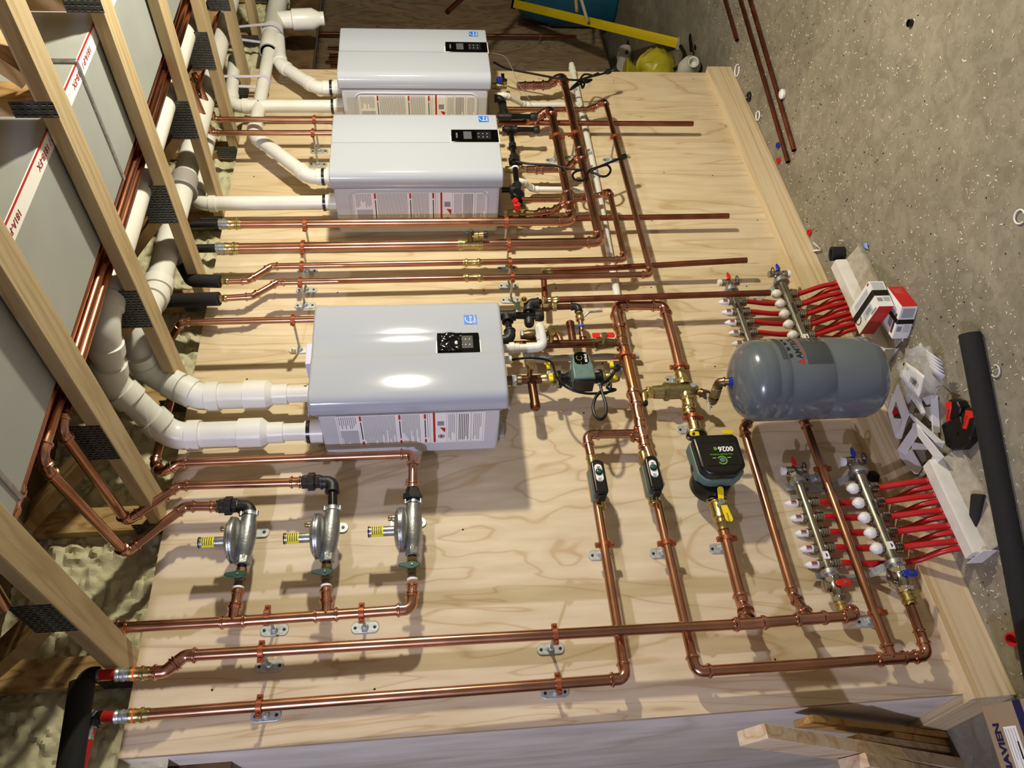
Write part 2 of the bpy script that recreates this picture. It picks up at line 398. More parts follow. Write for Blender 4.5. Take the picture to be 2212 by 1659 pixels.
# ---- floor trusses overhead ----
ords = ['nearest to the open corner of the board wall','one bay in from the open corner','passing between the lower gas regulators and the lowest wall boiler','over the lower white boiler','over the gap between the lowest and the middle boiler','ending above the middle boiler','over the middle boiler vent pipe','ending above the farthest boiler','over the far end of the board wall','just beyond the far end of the board wall','second one beyond the far end of the board wall','farthest one in sight']
for k in range(-1, 11):
    xr = .848+.4877*k; xl = xr-.089
    root = thing('floor_truss', 'pine floor truss overhead, ' + (ords[k+1]), 'truss', (xl, -2, 2.565), 'floor trusses overhead')
    MB().bx((xl,-4.5,2.565), (xr,.055,2.603)).build('bottom_chord', wood_joist, root, bevel=.003)
    MB().bx((xl,-4.5,2.972), (xr,.055,3.01)).build('top_chord', wood_joist, root, bevel=.003)
    def web(y0, y1):
        mb = MB(); a, b = V((xl+.001, y0, 2.603)), V((xl+.001, y1, 2.972)); d = (b-a).normalized(); s = V((0,-d.z,d.y))*.019
        mb.prism([(0,0),(1,0),(1,1),(0,1)], a-s, s*2, b-a, X*.087); mb.build('web', wood_web, root)
    for y0, y1 in ((-.46,-.02),(-1.193,-1.193),(-1.26,-1.7),(-2.2,-1.76),(-2.26,-2.7)): web(y0, y1)
    MB().bx((xl+.001,.016,2.603), (xr-.001,.054,2.972)).build('web', wood_web, root)
    def plate(ya, yb, za, zb):
        mb = MB(); mb.bx((xl-.0012,ya,za), (xl,yb,zb), plateM)
        ny = max(2, int((yb-ya)/.011)); nzr = 6
        for j in range(nzr):
            for i in range(ny):
                y = ya+(i+.5)*(yb-ya)/ny; z = za+(j+.5)*(zb-za)/nzr+(.002 if i % 2 else -.002)
                mb.bx((xl-.0020,y-.0022,z-.005), (xl-.0011,y+.0002,z+.005), mat('plate_slot', (.10,.10,.11), .6, .4))
                mb.bx((xl-.0030,y+.0002,z-.005), (xl-.0011,y+.0016,z+.005), zinc)
        mb.build('nail_plate', None, root)
    plate(-.577,-.41,2.566,2.664); plate(-1.215,-1.172,2.562,2.662); plate(-1.83,-1.66,2.91,3.0); plate(-.02,.05,2.568,2.66)
# ---- sheet metal duct in the chase ----
root = thing('air_duct', 'wide grey sheet metal duct running through the trusses', 'duct', (3,-.93,2.609))
ductm = mat('duct_steel', (.66,.68,.67), .5, .25, .10, 3, 0)
MB().bx((-1.2,-1.135,2.609), (7,-.755,2.93)).build('duct_body', ductm, root, bevel=.004)
for x in (.93, 2.03, 2.40, 3.62, 4.84):
    MB().bx((x,-1.142,2.604), (x+.014,-.748,2.9)).build('duct_seam', zinc, root, bevel=.002)
mb = MB(); mb.quad((-1,-1.135,2.6084), (7,-1.135,2.6084), (7,-1.085,2.6084), (-1,-1.085,2.6084)); tp = mb.build('seam_tape', whitep, root)
mb = MB(); mb.quad((-1,-1.136,2.6082), (7,-1.136,2.6082), (7,-1.1285,2.6082), (-1,-1.1285,2.6082)); mb.build('tape_edge', redprint, tp)
for x in (1.05, 1.38, 1.72, 2.06):
    text('181A-P / 181B-FX', (x, -1.108, 2.6078), -X, Y, .026, mat('tape_red', (.62,.14,.16), .6), tp)
# ---- copper tubes along the chase ----
def ctube(y, z, x0, x1, r, lab): 
    t = MB().tube([(x0,y,z),(x1,y,z)], r, 18).build('copper_tube', copper_ceiling); tag(t, lab, 'copper pipe', 'copper tubes lying on the trusses beside the duct'); return t
t = ctube(-.737, 2.632, .93, 6.2, .0185, 'long copper tube against the duct edge, thickest of the ceiling bundle')
t2 = MB().rev((.975,-.737,2.632), -X, [(0,.0205),(.006,.0205),(.01,.024),(.02,.024),(.024,.0205),(.05,.0205),(.055,.024),(.066,.024),(.07,.021),(.12,.021)], 20).build('coupling', copper_bright, t)
MB().tube(fil([(.93,-.737,2.632),(.75,-.737,2.632),(.75,-.60,2.66)], .04), .0185, 16).build('bent_end', copper, t)
ctube(-.692, 2.625, 1.14, 6.0, .0143, 'middle copper tube of the ceiling bundle feeding the first gas drop')
ctube(-.655, 2.625, 1.23, 6.0, .0143, 'copper tube of the ceiling bundle beside the white vent pipe')
# ---- three gas drops ----
g = 'gas supply drops'
zc = 2.625
pipe_run('gas_pipe', 'copper gas line running diagonally to the lowest gas regulator', 'gas pipe',
    [(1.14,-.692,zc),(1.085,-.692,zc),(1.07,-.65,zc),P(272,1195,.12),P(400,1094,.12),P(472,1093.8,.12)], .0143, group=g)
pipe_run('gas_pipe', 'copper gas line running to the middle gas regulator', 'gas pipe',
    [(1.23,-.655,zc),(1.19,-.64,zc),P(274,1127,.12),P(386,1049,.12),P(652,1041.5,.12)], .0143, group=g)
pipe_run('gas_pipe', 'copper gas line passing under the lowest boiler to the gas regulator farthest right', 'gas pipe',
    [Pz(372,850,2.60),Pz(334,1004,2.60),P(350,1022,.10),P(385,1000,.12),P(892,980.5,.12),P(891.4,1057,.12)], .0143, group=g)
# ---- spray of other ceiling things: PVC ----
def pvc_fit(root, a, d, prof, m=None, name='fitting'): return MB().rev(a, d, prof, 28).build(name, m or pvc, root)
def band(root, a, d, r, w=.022, m=None):
    mb = MB(); mb.rev(a, d, [(0,r*1.02),(0,r*1.05),(w,r*1.05),(w,r*1.02)], 28); k = mb.build('band', m or mat('band_steel', (.25,.25,.25), .25, .8), root); return k
def pvc_run(name, label, pts, r, R, group=None, hub=1.18, joints=True, cat='vent pipe'):
    pts = [V(p) for p in pts]; root = thing(name, label, cat, pts[0], group); n = len(pts); tr = [0]*n
    for i in range(1, n-1):
        d1 = (pts[i]-pts[i-1]).normalized(); d2 = (pts[i+1]-pts[i]).normalized()
        a, t = arc(pts[i], d1, d2, R, 9); h = r*1.0
        path = [a[0]-d1*h, a[0]-d1*h*.05, a[0]]+a[1:-1]+[a[-1], a[-1]+d2*h*.05, a[-1]+d2*h]
        rad = [r*hub, r*hub, r*1.04]+[r*1.04]*len(a[1:-1])+[r*1.04, r*hub, r*hub]
        MB().tube(path, rad, 28).build('elbow', pvc, root); tr[i] = t+h*.6
    for i in range(n-1):
        d = (pts[i+1]-pts[i]).normalized(); a, b = pts[i]+d*tr[i], pts[i+1]-d*tr[i+1]
        if (b-a).dot(d) > .01: MB().tube([a, b], r, 28).build('pipe', pvcc, root)
    return root
zl = 2.662
# lower boiler, 3 inch runs with reducers to 2 inch
ax1 = P(668,850,.1); ax2 = P(690,931,.1)
r1 = pvc_run('vent_pipe', 'thick white vent pipe entering the lowest boiler, farther from the gas regulators', [V((ax1.x,-.1,2.29)), V((ax1.x,-.1,P(433,852,.1).z)), P(322,806,.14), Pz(283,726,zl)+V((0,0,0)), V((2.05,-.24,zl)), V((6.5,-.24,zl))], .0445, .09)
r2 = pvc_run('vent_pipe', 'thick white vent pipe entering the lowest boiler, nearest the gas regulators', [V((ax2.x,-.1,2.29)), V((ax2.x,-.1,P(372,944,.1).z)), Pz(243,826,2.70), Pz(222,706,zl), V((1.80,-.56,zl)), V((6.5,-.56,zl))], .0445, .09)
for rt, ax in ((r1, ax1), (r2, ax2)):
    pvc_fit(rt, (ax.x,-.1,2.34), -Z, [(0,.0525),(.075,.0525),(.095,.036),(.145,.036)], name='reducer')
    MB().tube([(ax.x,-.1,2.25),(ax.x,-.1,2.10)], .0302, 28).build('pipe', pvcc, rt)
    pvc_fit(rt, (ax.x,-.1,2.125), -Z, [(0,.036),(.015,.036),(.02,.041),(.062,.041)], name='collar')
    band(rt, (ax.x,-.1,2.118), -Z, .039, .014)
# wide collars on the ceiling vents
for y, x in ((-.24,2.66),(-.24,3.12),(-.56,2.35)):
    pass
k = thing('pipe_sleeve', 'grey ring collar on the white ceiling pipe between two trusses', 'collar', (2.62,-.24,zl), 'collars on ceiling pipes')
MB().rev((2.60,-.24,zl), X, [(0,.046),(0,.060),(.008,.062),(.012,.052),(.09,.052),(.09,.046)], 30).build('sleeve', mat('sleeve_grey', (.60,.58,.57), .5), k)
# middle boiler: exhaust goes up at 45 degrees then along; intake straight up
mE = P(712,382,.1); mI = P(712,437.5,.1); fE = P(722,190,.1); fI = P(730,230,.1)
yv = -.1; zv = 2.468
rA = pvc_run('vent_pipe', 'white exhaust pipe bending from the middle boiler to the large vent tee', [(mE.x,yv,2.09),(mE.x,yv,2.20),(mE.x+.30,yv,zv),(3.93,yv,zv)], .0302, .07)
rB = pvc_run('vent_pipe', 'white air intake pipe standing on the middle boiler', [(mI.x,yv,2.09),(mI.x,yv,2.66),(mI.x+.5,yv,2.665)], .0302, .06)
rC = pvc_run('vent_pipe', 'white exhaust pipe bending from the farthest boiler to the large vent tee', [(fE.x,yv,2.09),(fE.x,yv,2.21),(fE.x+.20,yv,2.40),(4.0,yv,2.43)], .0302, .07)
rD = pvc_run('vent_pipe', 'white air intake pipe standing on the farthest boiler', [(fI.x,yv,2.09),(fI.x,yv,2.60),(fI.x+.4,yv,2.63)], .0302, .06)
for rt, a in ((rA, mE), (rC, fE)):
    pvc_fit(rt, (a.x,yv,2.072), Z, [(0,.042),(.05,.042),(.052,.0335),(.075,.0335)], name='collar')
    lb = MB(); 
    for q in range(7): lb.rev((a.x,yv,2.085+q*.005), Z, [(0,.0424),(.0012,.0424)], 24, greyprint)
    lb.build('collar_label', None, rt)
    band(rt, (a.x,yv,2.133), Z, .036, .012)
for rt, a in ((rB, mI), (rD, fI)):
    pvc_fit(rt, (a.x,yv,2.072), Z, [(0,.04),(.03,.04),(.034,.034),(.05,.034)], name='collar')
    band(rt, (a.x,yv,2.118), Z, .034, .012)
# the large tee with reducing branch
t = thing('vent_tee', 'large white vent tee with a stepped branch beyond the farthest boiler', 'pipe fitting', (4.1,yv,zv))
mb = MB(); mb.rev((3.87,yv,zv), X, [(0,.031),(0,.046),(.02,.05),(.12,.05),(.14,.044),(.17,.044),(.18,.056),(.21,.056),(.22,.05),(.55,.05),(.56,.058),(.66,.058),(.67,.05),(.9,.05)], 30)
mb.build('tee_body', pvc, t)
mb = MB(); mb.rev((4.18,yv,zv), V((.1,0,-1)), [(0,.046),(.09,.046),(.095,.055),(.20,.055),(.235,.036),(.26,.036),(.26,.031),(.25,.029)], 30); mb.build('branch', pvc, t)
MB().rev((3.868,yv,zv), -X, [(0,.048),(.002,.048),(.002,.042),(0,.041)], 30).build('end_grille', greyprint, t)
# straps from the trusses
def strap(x, r, lab):
    mb = MB(); pth = [(x,-.02+.10,2.60),(x,-.05,2.60)]
    p = [V((x,-.1+.02,2.72)), V((x,-.1+r*.8,zv+.06)), V((x,-.1+r,zv))]+[V((x,-.1+r*math.cos(a),zv-r*math.sin(a))) for a in [math.pi*i/10 for i in range(1,10)]]+[V((x,-.1-r,zv)),V((x,-.1-r*.9,zv+.06)),V((x,-.1-.03,2.72))]
    for a, b in zip(p[:-1], p[1:]):
        mb.prism([(0,0),(1,0),(1,1),(0,1)], a-X*.01, X*.02, b-a, (b-a).cross(X).normalized()*.0025)
    o = mb.build('pipe_strap', lavender); tag(o, lab, 'strap', 'plastic vent straps')
strap(3.60, .034, 'pale plastic strap hanging the vent pipe above the gap behind the middle boiler')
strap(4.04, .058, 'pale plastic strap hanging the large vent tee')
# ================= wall boilers =================
def tlines(mb, x, za, zb, ya, yb, pitch, m, rs, fill=.55, rag=.25):
    """rows of small print on a face x = const: rows run along y, stacked down z (za above zb); ya = start edge"""
    z = za
    while z > zb+pitch*.6:
        e = yb if rs.random() > rag else yb+(ya-yb)*rs.uniform(.05,.5)
        mb.quad((x,ya,z), (x,e,z), (x,e,z-pitch*fill), (x,ya,z-pitch*fill), m); z -= pitch
def frame(mb, x, za, zb, ya, yb, w, m):
    for a, b, c, d in ((za,za-w,ya,yb),(zb+w,zb,ya,yb)): mb.quad((x,c,a),(x,d,a),(x,d,b),(x,c,b),m)
    s = 1 if yb > ya else -1
    for c, d in ((ya,ya+s*w),(yb-s*w,yb)): mb.quad((x,c,za),(x,d,za),(x,d,zb),(x,c,zb),m)
def boiler(label, x0, x1, z0, z1, cr, old, dep=.336, group='white wall-hung boilers'):
    root = thing('wall_boiler', label, 'boiler', (x0, -.02, z0), group)
    W = x1-x0; yb = -.02; yc = -.268; yf = -dep
    sx = 0 if old else .0
    MB().bx((x0,yb-.004,z0+.012),(x1,yc+.002,z1-.012)).build('body', enamel_side, root, bevel=.012, seg=3)
    # cover : outline in plan (x, y) drawn up the height
    r = .04; pl = [(x0-.004, yc)]
    for i in range(7):
        a = math.pi/2*i/6; pl.append((x0-.004+r-r*math.cos(a), yf+r-r*math.sin(a)))
    s0, s1 = cr; h = .006
    pl += [(s0-.012,yf-.001),(s0,yf+h*.25),(s0+.010,yf+h)] if not old else [(s0-.004,yf-.001),(s0+.004,yf+h)]
    pl += [(s1-.030,yf+h*.6),(s1-.012,yf+.001),(s1,yf-.001)] if not old else [(s1-.05,yf+h*.8),(s1-.02,yf+h*.35),(s1,yf)]
    for i in range(7):
        a = math.pi/2*i/6; pl.append((x1+.004-r*.8+r*.8*math.sin(a), yf+r*.8-r*.8*math.cos(a)))
    pl.append((x1+.004, yc))
    mb = MB(); zo = .0 if old else .012
    mb.prism(pl, (0,0,z0-zo), X, Y, Z*(z1-z0+2*zo))
    mb.build('cover', enamel, root, bevel=.010, seg=3)
    MB().bx((x0-.0015,yc-.001,z0+.006),(x1+.0015,yc+.0035,z1-.006)).build('seam_gasket', greyprint, root)
    if old:
        mb = MB(); y0, y1 = -.045, yc+.022; rr = .02      # pressed rib on the side panel
        zt, zb_ = z1-.07, z0+.06
        pth = fil([(x0,y0,zb_),(x0,y1,zb_),(x0,y1,zt),(x0,y0,zt)], .035)
        mb.tube(pth, .0035, 8); mb.build('pressed_rib', enamel_side, root)
    else:
        for z in (z0-.012, z1+.012):
            s = -1 if z < z1 else 1
            mb = MB(); mb.prism([(x0+.004,yc-.004),(x0+.004,yc+.01),(x1-.06,yc+.04),(x1-.06,yc-.01)], (0,0,z), X, Y, Z*s*.006); mb.build('cover_lip', enamel, root, bevel=.002)
    MB().bx((x0+.06,-.024,z1-.004),(x1-.06,-.0005,z1+.022)).build('wall_bracket', zincplate, root)
    MB().bx((x0+.06,-.024,z0-.018),(x1-.06,-.0005,z0+.01)).build('wall_bracket', zincplate, root)
    return root
def side_label(root, x, zt, zb, yt, yb_, rs):
    """warning sheet on the side panel: zt top, zb bottom, yt edge nearest the room, yb_ edge nearest the wall"""
    L = zt-zb; xx = x-.0012; F = lambda t: zt-L*t
    mb = MB(); mb.quad((x-.0008,yt,zt),(x-.0008,yb_,zt),(x-.0008,yb_,zb),(x-.0008,yt,zb),whitep)
    frame(mb, xx, zt-.004, F(.625), yt-(yt-yb_)*.02*0, yb_, .001, greyprint)
    W = yb_-yt
    tlines(mb, xx, F(.02), F(.14), yt+W*.04, yt+W*.42, .0065, greyprint, rs, .4, .5)
    tlines(mb, xx, F(.02), F(.14), yt+W*.48, yt+W*.96, .0026, greyprint, rs, .55, .2)
    for a, b in ((.155,.40),(.415,.565),(.585,.62)):
        mb.quad((xx,yt+W*.03,F(a)),(xx,yt+W*.18,F(a)),(xx,yt+W*.18,F(a+.014)),(xx,yt+W*.03,F(a+.014)),redprint)
        mb.quad((xx,yt+W*.86,F(a)),(xx,yt+W*.97,F(a)),(xx,yt+W*.97,F(a+.014)),(xx,yt+W*.86,F(a+.014)),redprint)
        mb.quad((xx,yt+W*.22,F(a+.003)),(xx,yt+W*.8,F(a+.003)),(xx,yt+W*.8,F(a+.010)),(xx,yt+W*.22,F(a+.010)),darkprint)
        tlines(mb, xx, F(a+.022), F(b), yt+W*.03, yt+W*.97, .0046, greyprint, rs, .42, .35)
    mb.quad((xx,yt+W*.0,F(.645)),(xx,yt+W*.98,F(.645)),(xx,yt+W*.98,F(.66)),(xx,yt+W*.0,F(.66)),redprint)
    # pictures: dark pan, figure, round no-touch mark
    mb.quad((xx,yt+W*.28,F(.675)),(xx,yt+W*.42,F(.675)),(xx,yt+W*.42,F(.72)),(xx,yt+W*.28,F(.72)),greyprint)
    mb.add([(xx,yt+W*.48,F(.69)),(xx,yt+W*.66,F(.725)),(xx,yt+W*.50,F(.73))], [(0,1,2)], redprint)
    c = [(xx,yt+W*.78+.011*math.cos(a),F(.70)+.011*math.sin(a)) for a in [i*math.pi/8 for i in range(16)]]; c2 = [(xx,yt+W*.78+.008*math.cos(a),F(.70)+.008*math.sin(a)) for a in [i*math.pi/8 for i in range(16)]]
    mb.add(c+c2, [(i,(i+1)%16,16+(i+1)%16,16+i) for i in range(16)], darkprint)
    mb.quad((xx,yt+W*.75,F(.692)),(xx,yt+W*.81,F(.692)),(xx,yt+W*.81,F(.708)),(xx,yt+W*.75,F(.708)),darkprint)
    for k, (a, b) in enumerate(((.745,.80),(.815,.90),(.915,.985))):
        if len(rs.getstate()) and root.get('old') is not None and k:
            mb.quad((xx,yt+W*.0,F(a-.012)),(xx,yt+W*.98,F(a-.012)),(xx,yt+W*.98,F(a)),(xx,yt+W*.0,F(a)),redprint)
        else: frame(mb, xx, F(a-.008), F(b+.004), yt+W*.02, yt+W*.97, .0008, greyprint)
        tlines(mb, xx, F(a+.006), F(b), yt+W*.06, yt+W*.92, .0058, darkprint if k == 1 else greyprint, rs, .4, .45)
    return mb.build('warning_label', None, root)
def star_label(root, x, y, z, w, h):
    """blue energy mark, world-upright: w across x, h up z"""
    yy = y-.0006
    mb = MB(); mb.bx((x-w/2,y-.0004,z-h/2),(x+w/2,y,z+h/2),blueprint)
    n = 18; R = w*.46; c = V((x+w*.12,0,z+h*.02)); p = []
    for i in range(n+1):
        a = math.radians(70+200*i/n); p.append((a, R))
    for (a, _), (b, _) in zip(p[:-1], p[1:]):
        q = []
        for t, rr in ((a,R),(b,R),(b,R-.0022),(a,R-.0022)):
            q.append((c.x+rr*math.cos(t)*1.0, yy, c.z+rr*math.sin(t)*.9))
        mb.quad(*q, whitep)
    mb.quad((x-w/2,yy,z-h*.30),(x+w/2,yy,z-h*.30),(x+w/2,yy,z-h*.28),(x-w/2,yy,z-h*.28),whitep)
    o = mb.build('energy_label', None, root)
    text('energy', (x,yy-.0003,z+h*.02), X, Z, w*.30, whitep, o, ext=.0001)
    text('ENERGY STAR', (x,yy-.0003,z-h*.39), X, Z, w*.13, whitep, o, ext=.0001)
    return o
rs = random.Random(11)
def panel(root, pts, y, film=False, toedge=False):
    """glossy control panel, corners measured on the cover"""
    xs = [p.x for p in pts]; zs = [p.z for p in pts]; x0, x1, z0, z1 = min(xs), max(xs), min(zs), max(zs)
    mb = MB(); mb.bx((x0,y-.004,z0),(x1,y+.004,z1)); o = mb.build('control_panel', panelgloss, root, bevel=.008, seg=4)
    L = z1-z0; W = x1-x0; yy = y-.0045
    MB().bx((x0-.004,y-.001,z0-.004),(x1+.004,y+.003,z1+.004)).build('panel_bezel', white, root, bevel=.003)
    if not film:
        MB().bx((x0+W*.22,yy-.0004,z0+L*.57),(x1-W*.20,yy+.001,z0+L*.74)).build('display', screen, o)
    k = MB(); k.bx((x0+W*.2,yy-.0003,z0+L*.16),(x1-W*.2,yy+.001,z0+L*.46)); k.build('keypad', mat('keypad_dark', (.035,.035,.038), .55) if film else keypad, o)
    k = MB()
    for i in range(3):
        for j in range(2):
            cx = x0+W*(.37+.26*j); cz = z0+L*(.24+.09*i); k.rev((cx,yy-.0002,cz), -Y, [(0,.0022),(.0007,.0020)], 10)
    k.build('button', mat('button_print', (.80,.80,.80), .5), o)
    text('NAVIEN', ((x0+x1)/2, yy-.0003, z0+L*.88), X, Z, .010, mat('logo_grey', (.55,.55,.55), .4), o, bold=.0002, ext=.0001)
    if film:   # creased protective film still on the glass
        mb = MB(); n = 34; m_ = 14
        for i in range(n+1):
            for j in range(m_+1):
                z = z0+L*(.42+.57*i/n); x = x0+W*(.06+.88*j/m_)
                h = abs(noise.noise(V((x*38+z*20, 2, z*26))))*.007+abs(noise.noise(V((x*70-z*60, 7, z*30))))*.003
                mb.v.append(V((x, yy-.0006-h, z)))
        for i in range(n):
            for j in range(m_):
                a = i*(m_+1)+j; mb.f.append((a,a+1,a+m_+2,a+m_+1)); mb.m.append(0)
        fm = mat('crinkled_film', (.06,.06,.065), .10, 0)
        mb.build('protective_film', fm, o)
    return o

b1 = boiler('white wall boiler nearest the gas regulators, film still on its black control panel', 1.470, 1.893, 1.462, 2.072, (1.655, 1.755), False)
side_label(b1, 1.470, 2.006, 1.523, -.262, -.085, rs)
star_label(b1, 1.800, -.3374, 1.556, .042, .044)
panel(b1, [V((1.658,0,1.53)), V((1.748,0,1.673))], -.331, film=True)
b2 = boiler('middle of the three white boilers, crossed by two thick copper pipes', 2.585, 3.003, 1.378, 2.075, (2.792, 2.858), True)
side_label(b2, 2.585, 1.990, 1.439, -.246, -.06, rs)
star_label(b2, 2.952, -.3374, 1.436, .040, .042)
panel(b2, [V((2.793,0,1.380)), V((2.880,0,1.580))], -.333)
b3 = boiler('farthest white boiler, partly hidden behind the middle one', 3.285, 3.703, 1.378, 2.075, (3.484, 3.556), True)
side_label(b3, 3.285, 1.990, 1.442, -.238, -.06, rs)
star_label(b3, 3.641, -.3374, 1.440, .040, .042)
panel(b3, [V((3.484,0,1.380)), V((3.572,0,1.580))], -.333)
# ================= distribution pipes =================
def straight(name, label, cat, a, b, r, m, parent=None, n=18):
    o = MB().tube([a, b], r, n).build(name, m, parent)
    if label: tag(o, label, cat)
    return o
def pexend(root, pipe_end, d, r, col, blen=.028):
    """press adapter and crimp sleeve at a pipe end, PEX going on in direction d"""
    MB().rev(pipe_end, d, [(-.01,r*1.12),(.004,r*1.12),(.006,r*1.3),(.012,r*1.3),(.014,r*1.1),(.030,r*1.1),(.034,r*1.2),(.042,r*1.2)], 20).build('adapter', brass, root)
    MB().rev(V(pipe_end)+V(d)*.042, d, [(0,r*1.16),(.006,r*1.16),(.008,r*1.05),(.012,r*1.05),(.014,r*1.18),(.022,r*1.18),(.024,r*1.06),(.028,r*1.06),(.030,r*1.16),(.036,r*1.16),(.036,r)], 20).build('crimp_sleeve', zinc, root)
    return V(pipe_end)+V(d)*.078
DH = .135
# pipe 1 + left header
a1 = P(516,483.8,DH); v1 = P(1236,477.5,DH); h1 = P(1189.5,231,DH); e1 = P(1163,254,.10)
a1.z = max(a1.z, a1.z)
p1 = pipe_run('supply_pipe', 'thick copper pipe crossing in front of the middle boiler, then turning as the near header', 'copper pipe',
    [a1, v1, h1, e1, P(1135,262,.10)], .0190)
s = pexend(p1, a1, Z, .0190, None)
MB().tube([s-Z*.03, (a1.x,a1.y,2.64)], .0170, 18).build('pex_tail', pex_black, p1)
c = P(1228.5,431,DH); tee(p1, c, v1-h1, P(1206,449,.10)-c, .0194, .0155, L=.045, Lb=.04)
w1 = P(1194,456,.10); w2 = P(1152,462,.10)
pipe_run('', '', '', [c+(P(1206,449,.10)-c)*.8, w1, w2], .0145, parent=p1, pm=copper_bright)
coupling(p1, P(1180,457,.10), P(1163,460,.10), .0165)
MB().rev(w2, Z, [(-.008,.012),(0,.012),(0,.0155),(.02,.0155),(.02,.019),(.034,.019)], 12).build('union', brass, p1)
# pipe 2 + middle header
a2 = P(511,535.7,DH); v2 = P(1297,523,DH); h2 = P(1214.5,159,DH)
p2 = pipe_run('return_pipe', 'thick copper pipe passing just below the middle boiler and turning along as the far header', 'copper pipe',
    [a2, v2, h2, P(1186,184,.10), P(1117,185.5,.10)], .0190)
s = pexend(p2, a2, Z, .0190, None)
MB().tube([s-Z*.03, (a2.x,a2.y,2.64)], .0170, 18).build('pex_tail', pex_black, p2)
coupling(p2, P(1157,185,.10), P(1130,185.4,.10), .0172)
c = P(1256,335,DH); tee(p2, c, v2-h2, P(1237,352,.10)-c, .0194, .0155, L=.045, Lb=.035)
pipe_run('', '', '', [c+(P(1237,352,.10)-c)*.8, P(1226,365,.10), P(1140,366,.10)], .0165, parent=p2, pm=copper)
coupling(p2, P(1175,366,.10), P(1156,366,.10), .0180); coupling(p2, P(1156,366,.10), P(1136,366,.10), .0125)
MB().rev(P(1138,366,.10), Z, [(0,.012),(.006,.012),(.006,.016),(.022,.016),(.022,.020),(.04,.020)], 12).build('union', brass, p2)
# drain valve tee on pipe 2
c = P(1016,527.6,DH)
MB().rev(c-Z*.05, Z, [(0,.022),(.006,.022),(.008,.0245),(.014,.0245),(.016,.021),(.027,.021),(.028,.0195),(.072,.0195),(.073,.021),(.084,.021),(.086,.0245),(.092,.0245),(.094,.022),(.10,.022)], 22).build('drain_tee', brass, p2)
dv = thing('drain_valve', 'small brass drain valve with dark green handle on the copper pipe below the middle boiler', 'valve', c-Y*.02)
MB().rev(c-Y*.018, -Y, [(0,.0115),(.02,.0115),(.02,.013),(.03,.013),(.034,.010),(.06,.010)], 16).build('valve_body', bronze, dv)
MB().rev(c-Y*.045, (-.15,-.25,-1), [(0,.009),(.018,.009),(.018,.013),(.034,.013),(.036,.010),(.040,.010),(.040,.013),(.056,.013)], 16).build('hose_outlet', brass, dv)
MB().rev(c-Y*.045+V((-.15,-.25,-1)).normalized()*.056, (-.15,-.25,-1), [(0,.0145),(.014,.0145)], 16).build('outlet_cap', blackp, dv)
MB().prism([(-.006,-.012),(.006,-.012),(.008,.012),(.003,.030),(-.003,.030),(-.008,.012)], c-Y*.062, X, Z, -Y*.006).build('handle', greenh, dv, bevel=.0015)
# pipe 3, 4 (thin) and their long returns
r3 = .0124
p3 = pipe_run('heating_pipe', 'upper of the two thin copper pipes between the boilers, stepping sideways near its insulated end', 'copper pipe',
    [P(478,608,DH), P(536,606.5,DH), P(586,575.5,DH), P(1350,560.5,DH), P(1316,412.5,DH), P(1298,421,.10), P(1265,430,.085), P(1125,432,.085)], r3, bend=1.6, sl=1.6)
coupling(p3, P(1000,567.8,DH), P(1041,567.2,DH), r3, brass)
p4 = pipe_run('heating_pipe', 'lower of the two thin copper pipes between the boilers, stepping sideways near its insulated end', 'copper pipe',
    [P(474,645,DH), P(545,640.5,DH), P(600,609.5,DH), P(1407,593,DH), P(1307,217.5,DH), P(1290,229,.10), P(1268,237,.09), P(1085,236,.09)], r3, bend=1.6, sl=1.6)
coupling(p4, P(1001,600.5,DH), P(1044,599.8,DH), r3, brass)
# insulated tails
def insul(lab, pts, r, root=None):
    mb = MB(); mb.tube(fil(pts, .03), r, 22); mb.tube([V(pts[0])-(V(pts[1])-V(pts[0])).normalized()*.0004, V(pts[0])], [r*.45, r*.46], 14)
    o = mb.build('pipe_insulation', foamrubber); tag(o, lab, 'insulation', 'black foam pipe insulation'); return o
insul('black foam sleeve with an angled bend on the upper thin copper pipe', [P(476,607.8,DH), P(414,606,DH), P(380,545,.11), P(345,530,.06)], .0255)
insul('straight black foam sleeve on the lower thin copper pipe', [P(473,645.4,DH), P(346,650,.10)], .0265)
for q, rt in ((P(478,608,DH), p3), (P(474,645,DH), p4)):
    MB().rev(q-Z*.028, Z, [(0,.0128),(.004,.0148),(.009,.0148),(.012,.0128),(.020,.0128),(.022,.0148),(.027,.0148),(.03,.0128)], 18).build('adapter', brass, rt)
# hangers for pipes 1-4
ords4 = ('of the four, on the pipe farthest from the corner', 'second from the far side', 'third from the far side', 'nearest the lowest boiler')
for i, (u, v) in enumerate(((659,485),(653.7,534.2),(651.5,575.5),(648.5,609.5))):
    q = P(u, v, DH); hanger(q, Z, (.0190,.0190,r3,r3)[i], 'pipe hanger near the ceiling, '+ords4[i])
for i, (u, v) in enumerate(((1094,479.3),(1099,529.5),(1102,567.5),(1107,598.5))):
    q = P(u, v, DH); hanger(q, Z, (.0190,.0190,r3,r3)[i], 'pipe hanger level with boiler bottoms, '+ords4[i].replace('on the pipe farthest from the corner','on the thick pipe by the boiler'))
for q, r, l in ((P(1203,296,DH),.0190,'pipe hanger on the near vertical-looking header under the farthest boiler'),(P(1243,291,DH),.0190,'pipe hanger on the far header beside the white drain pipe'),(P(1329,296,DH),r3,'pipe hanger on the thin copper pipe farthest from the boilers')):
    hanger(q, X, r, l.replace('vertical-looking ', ''))
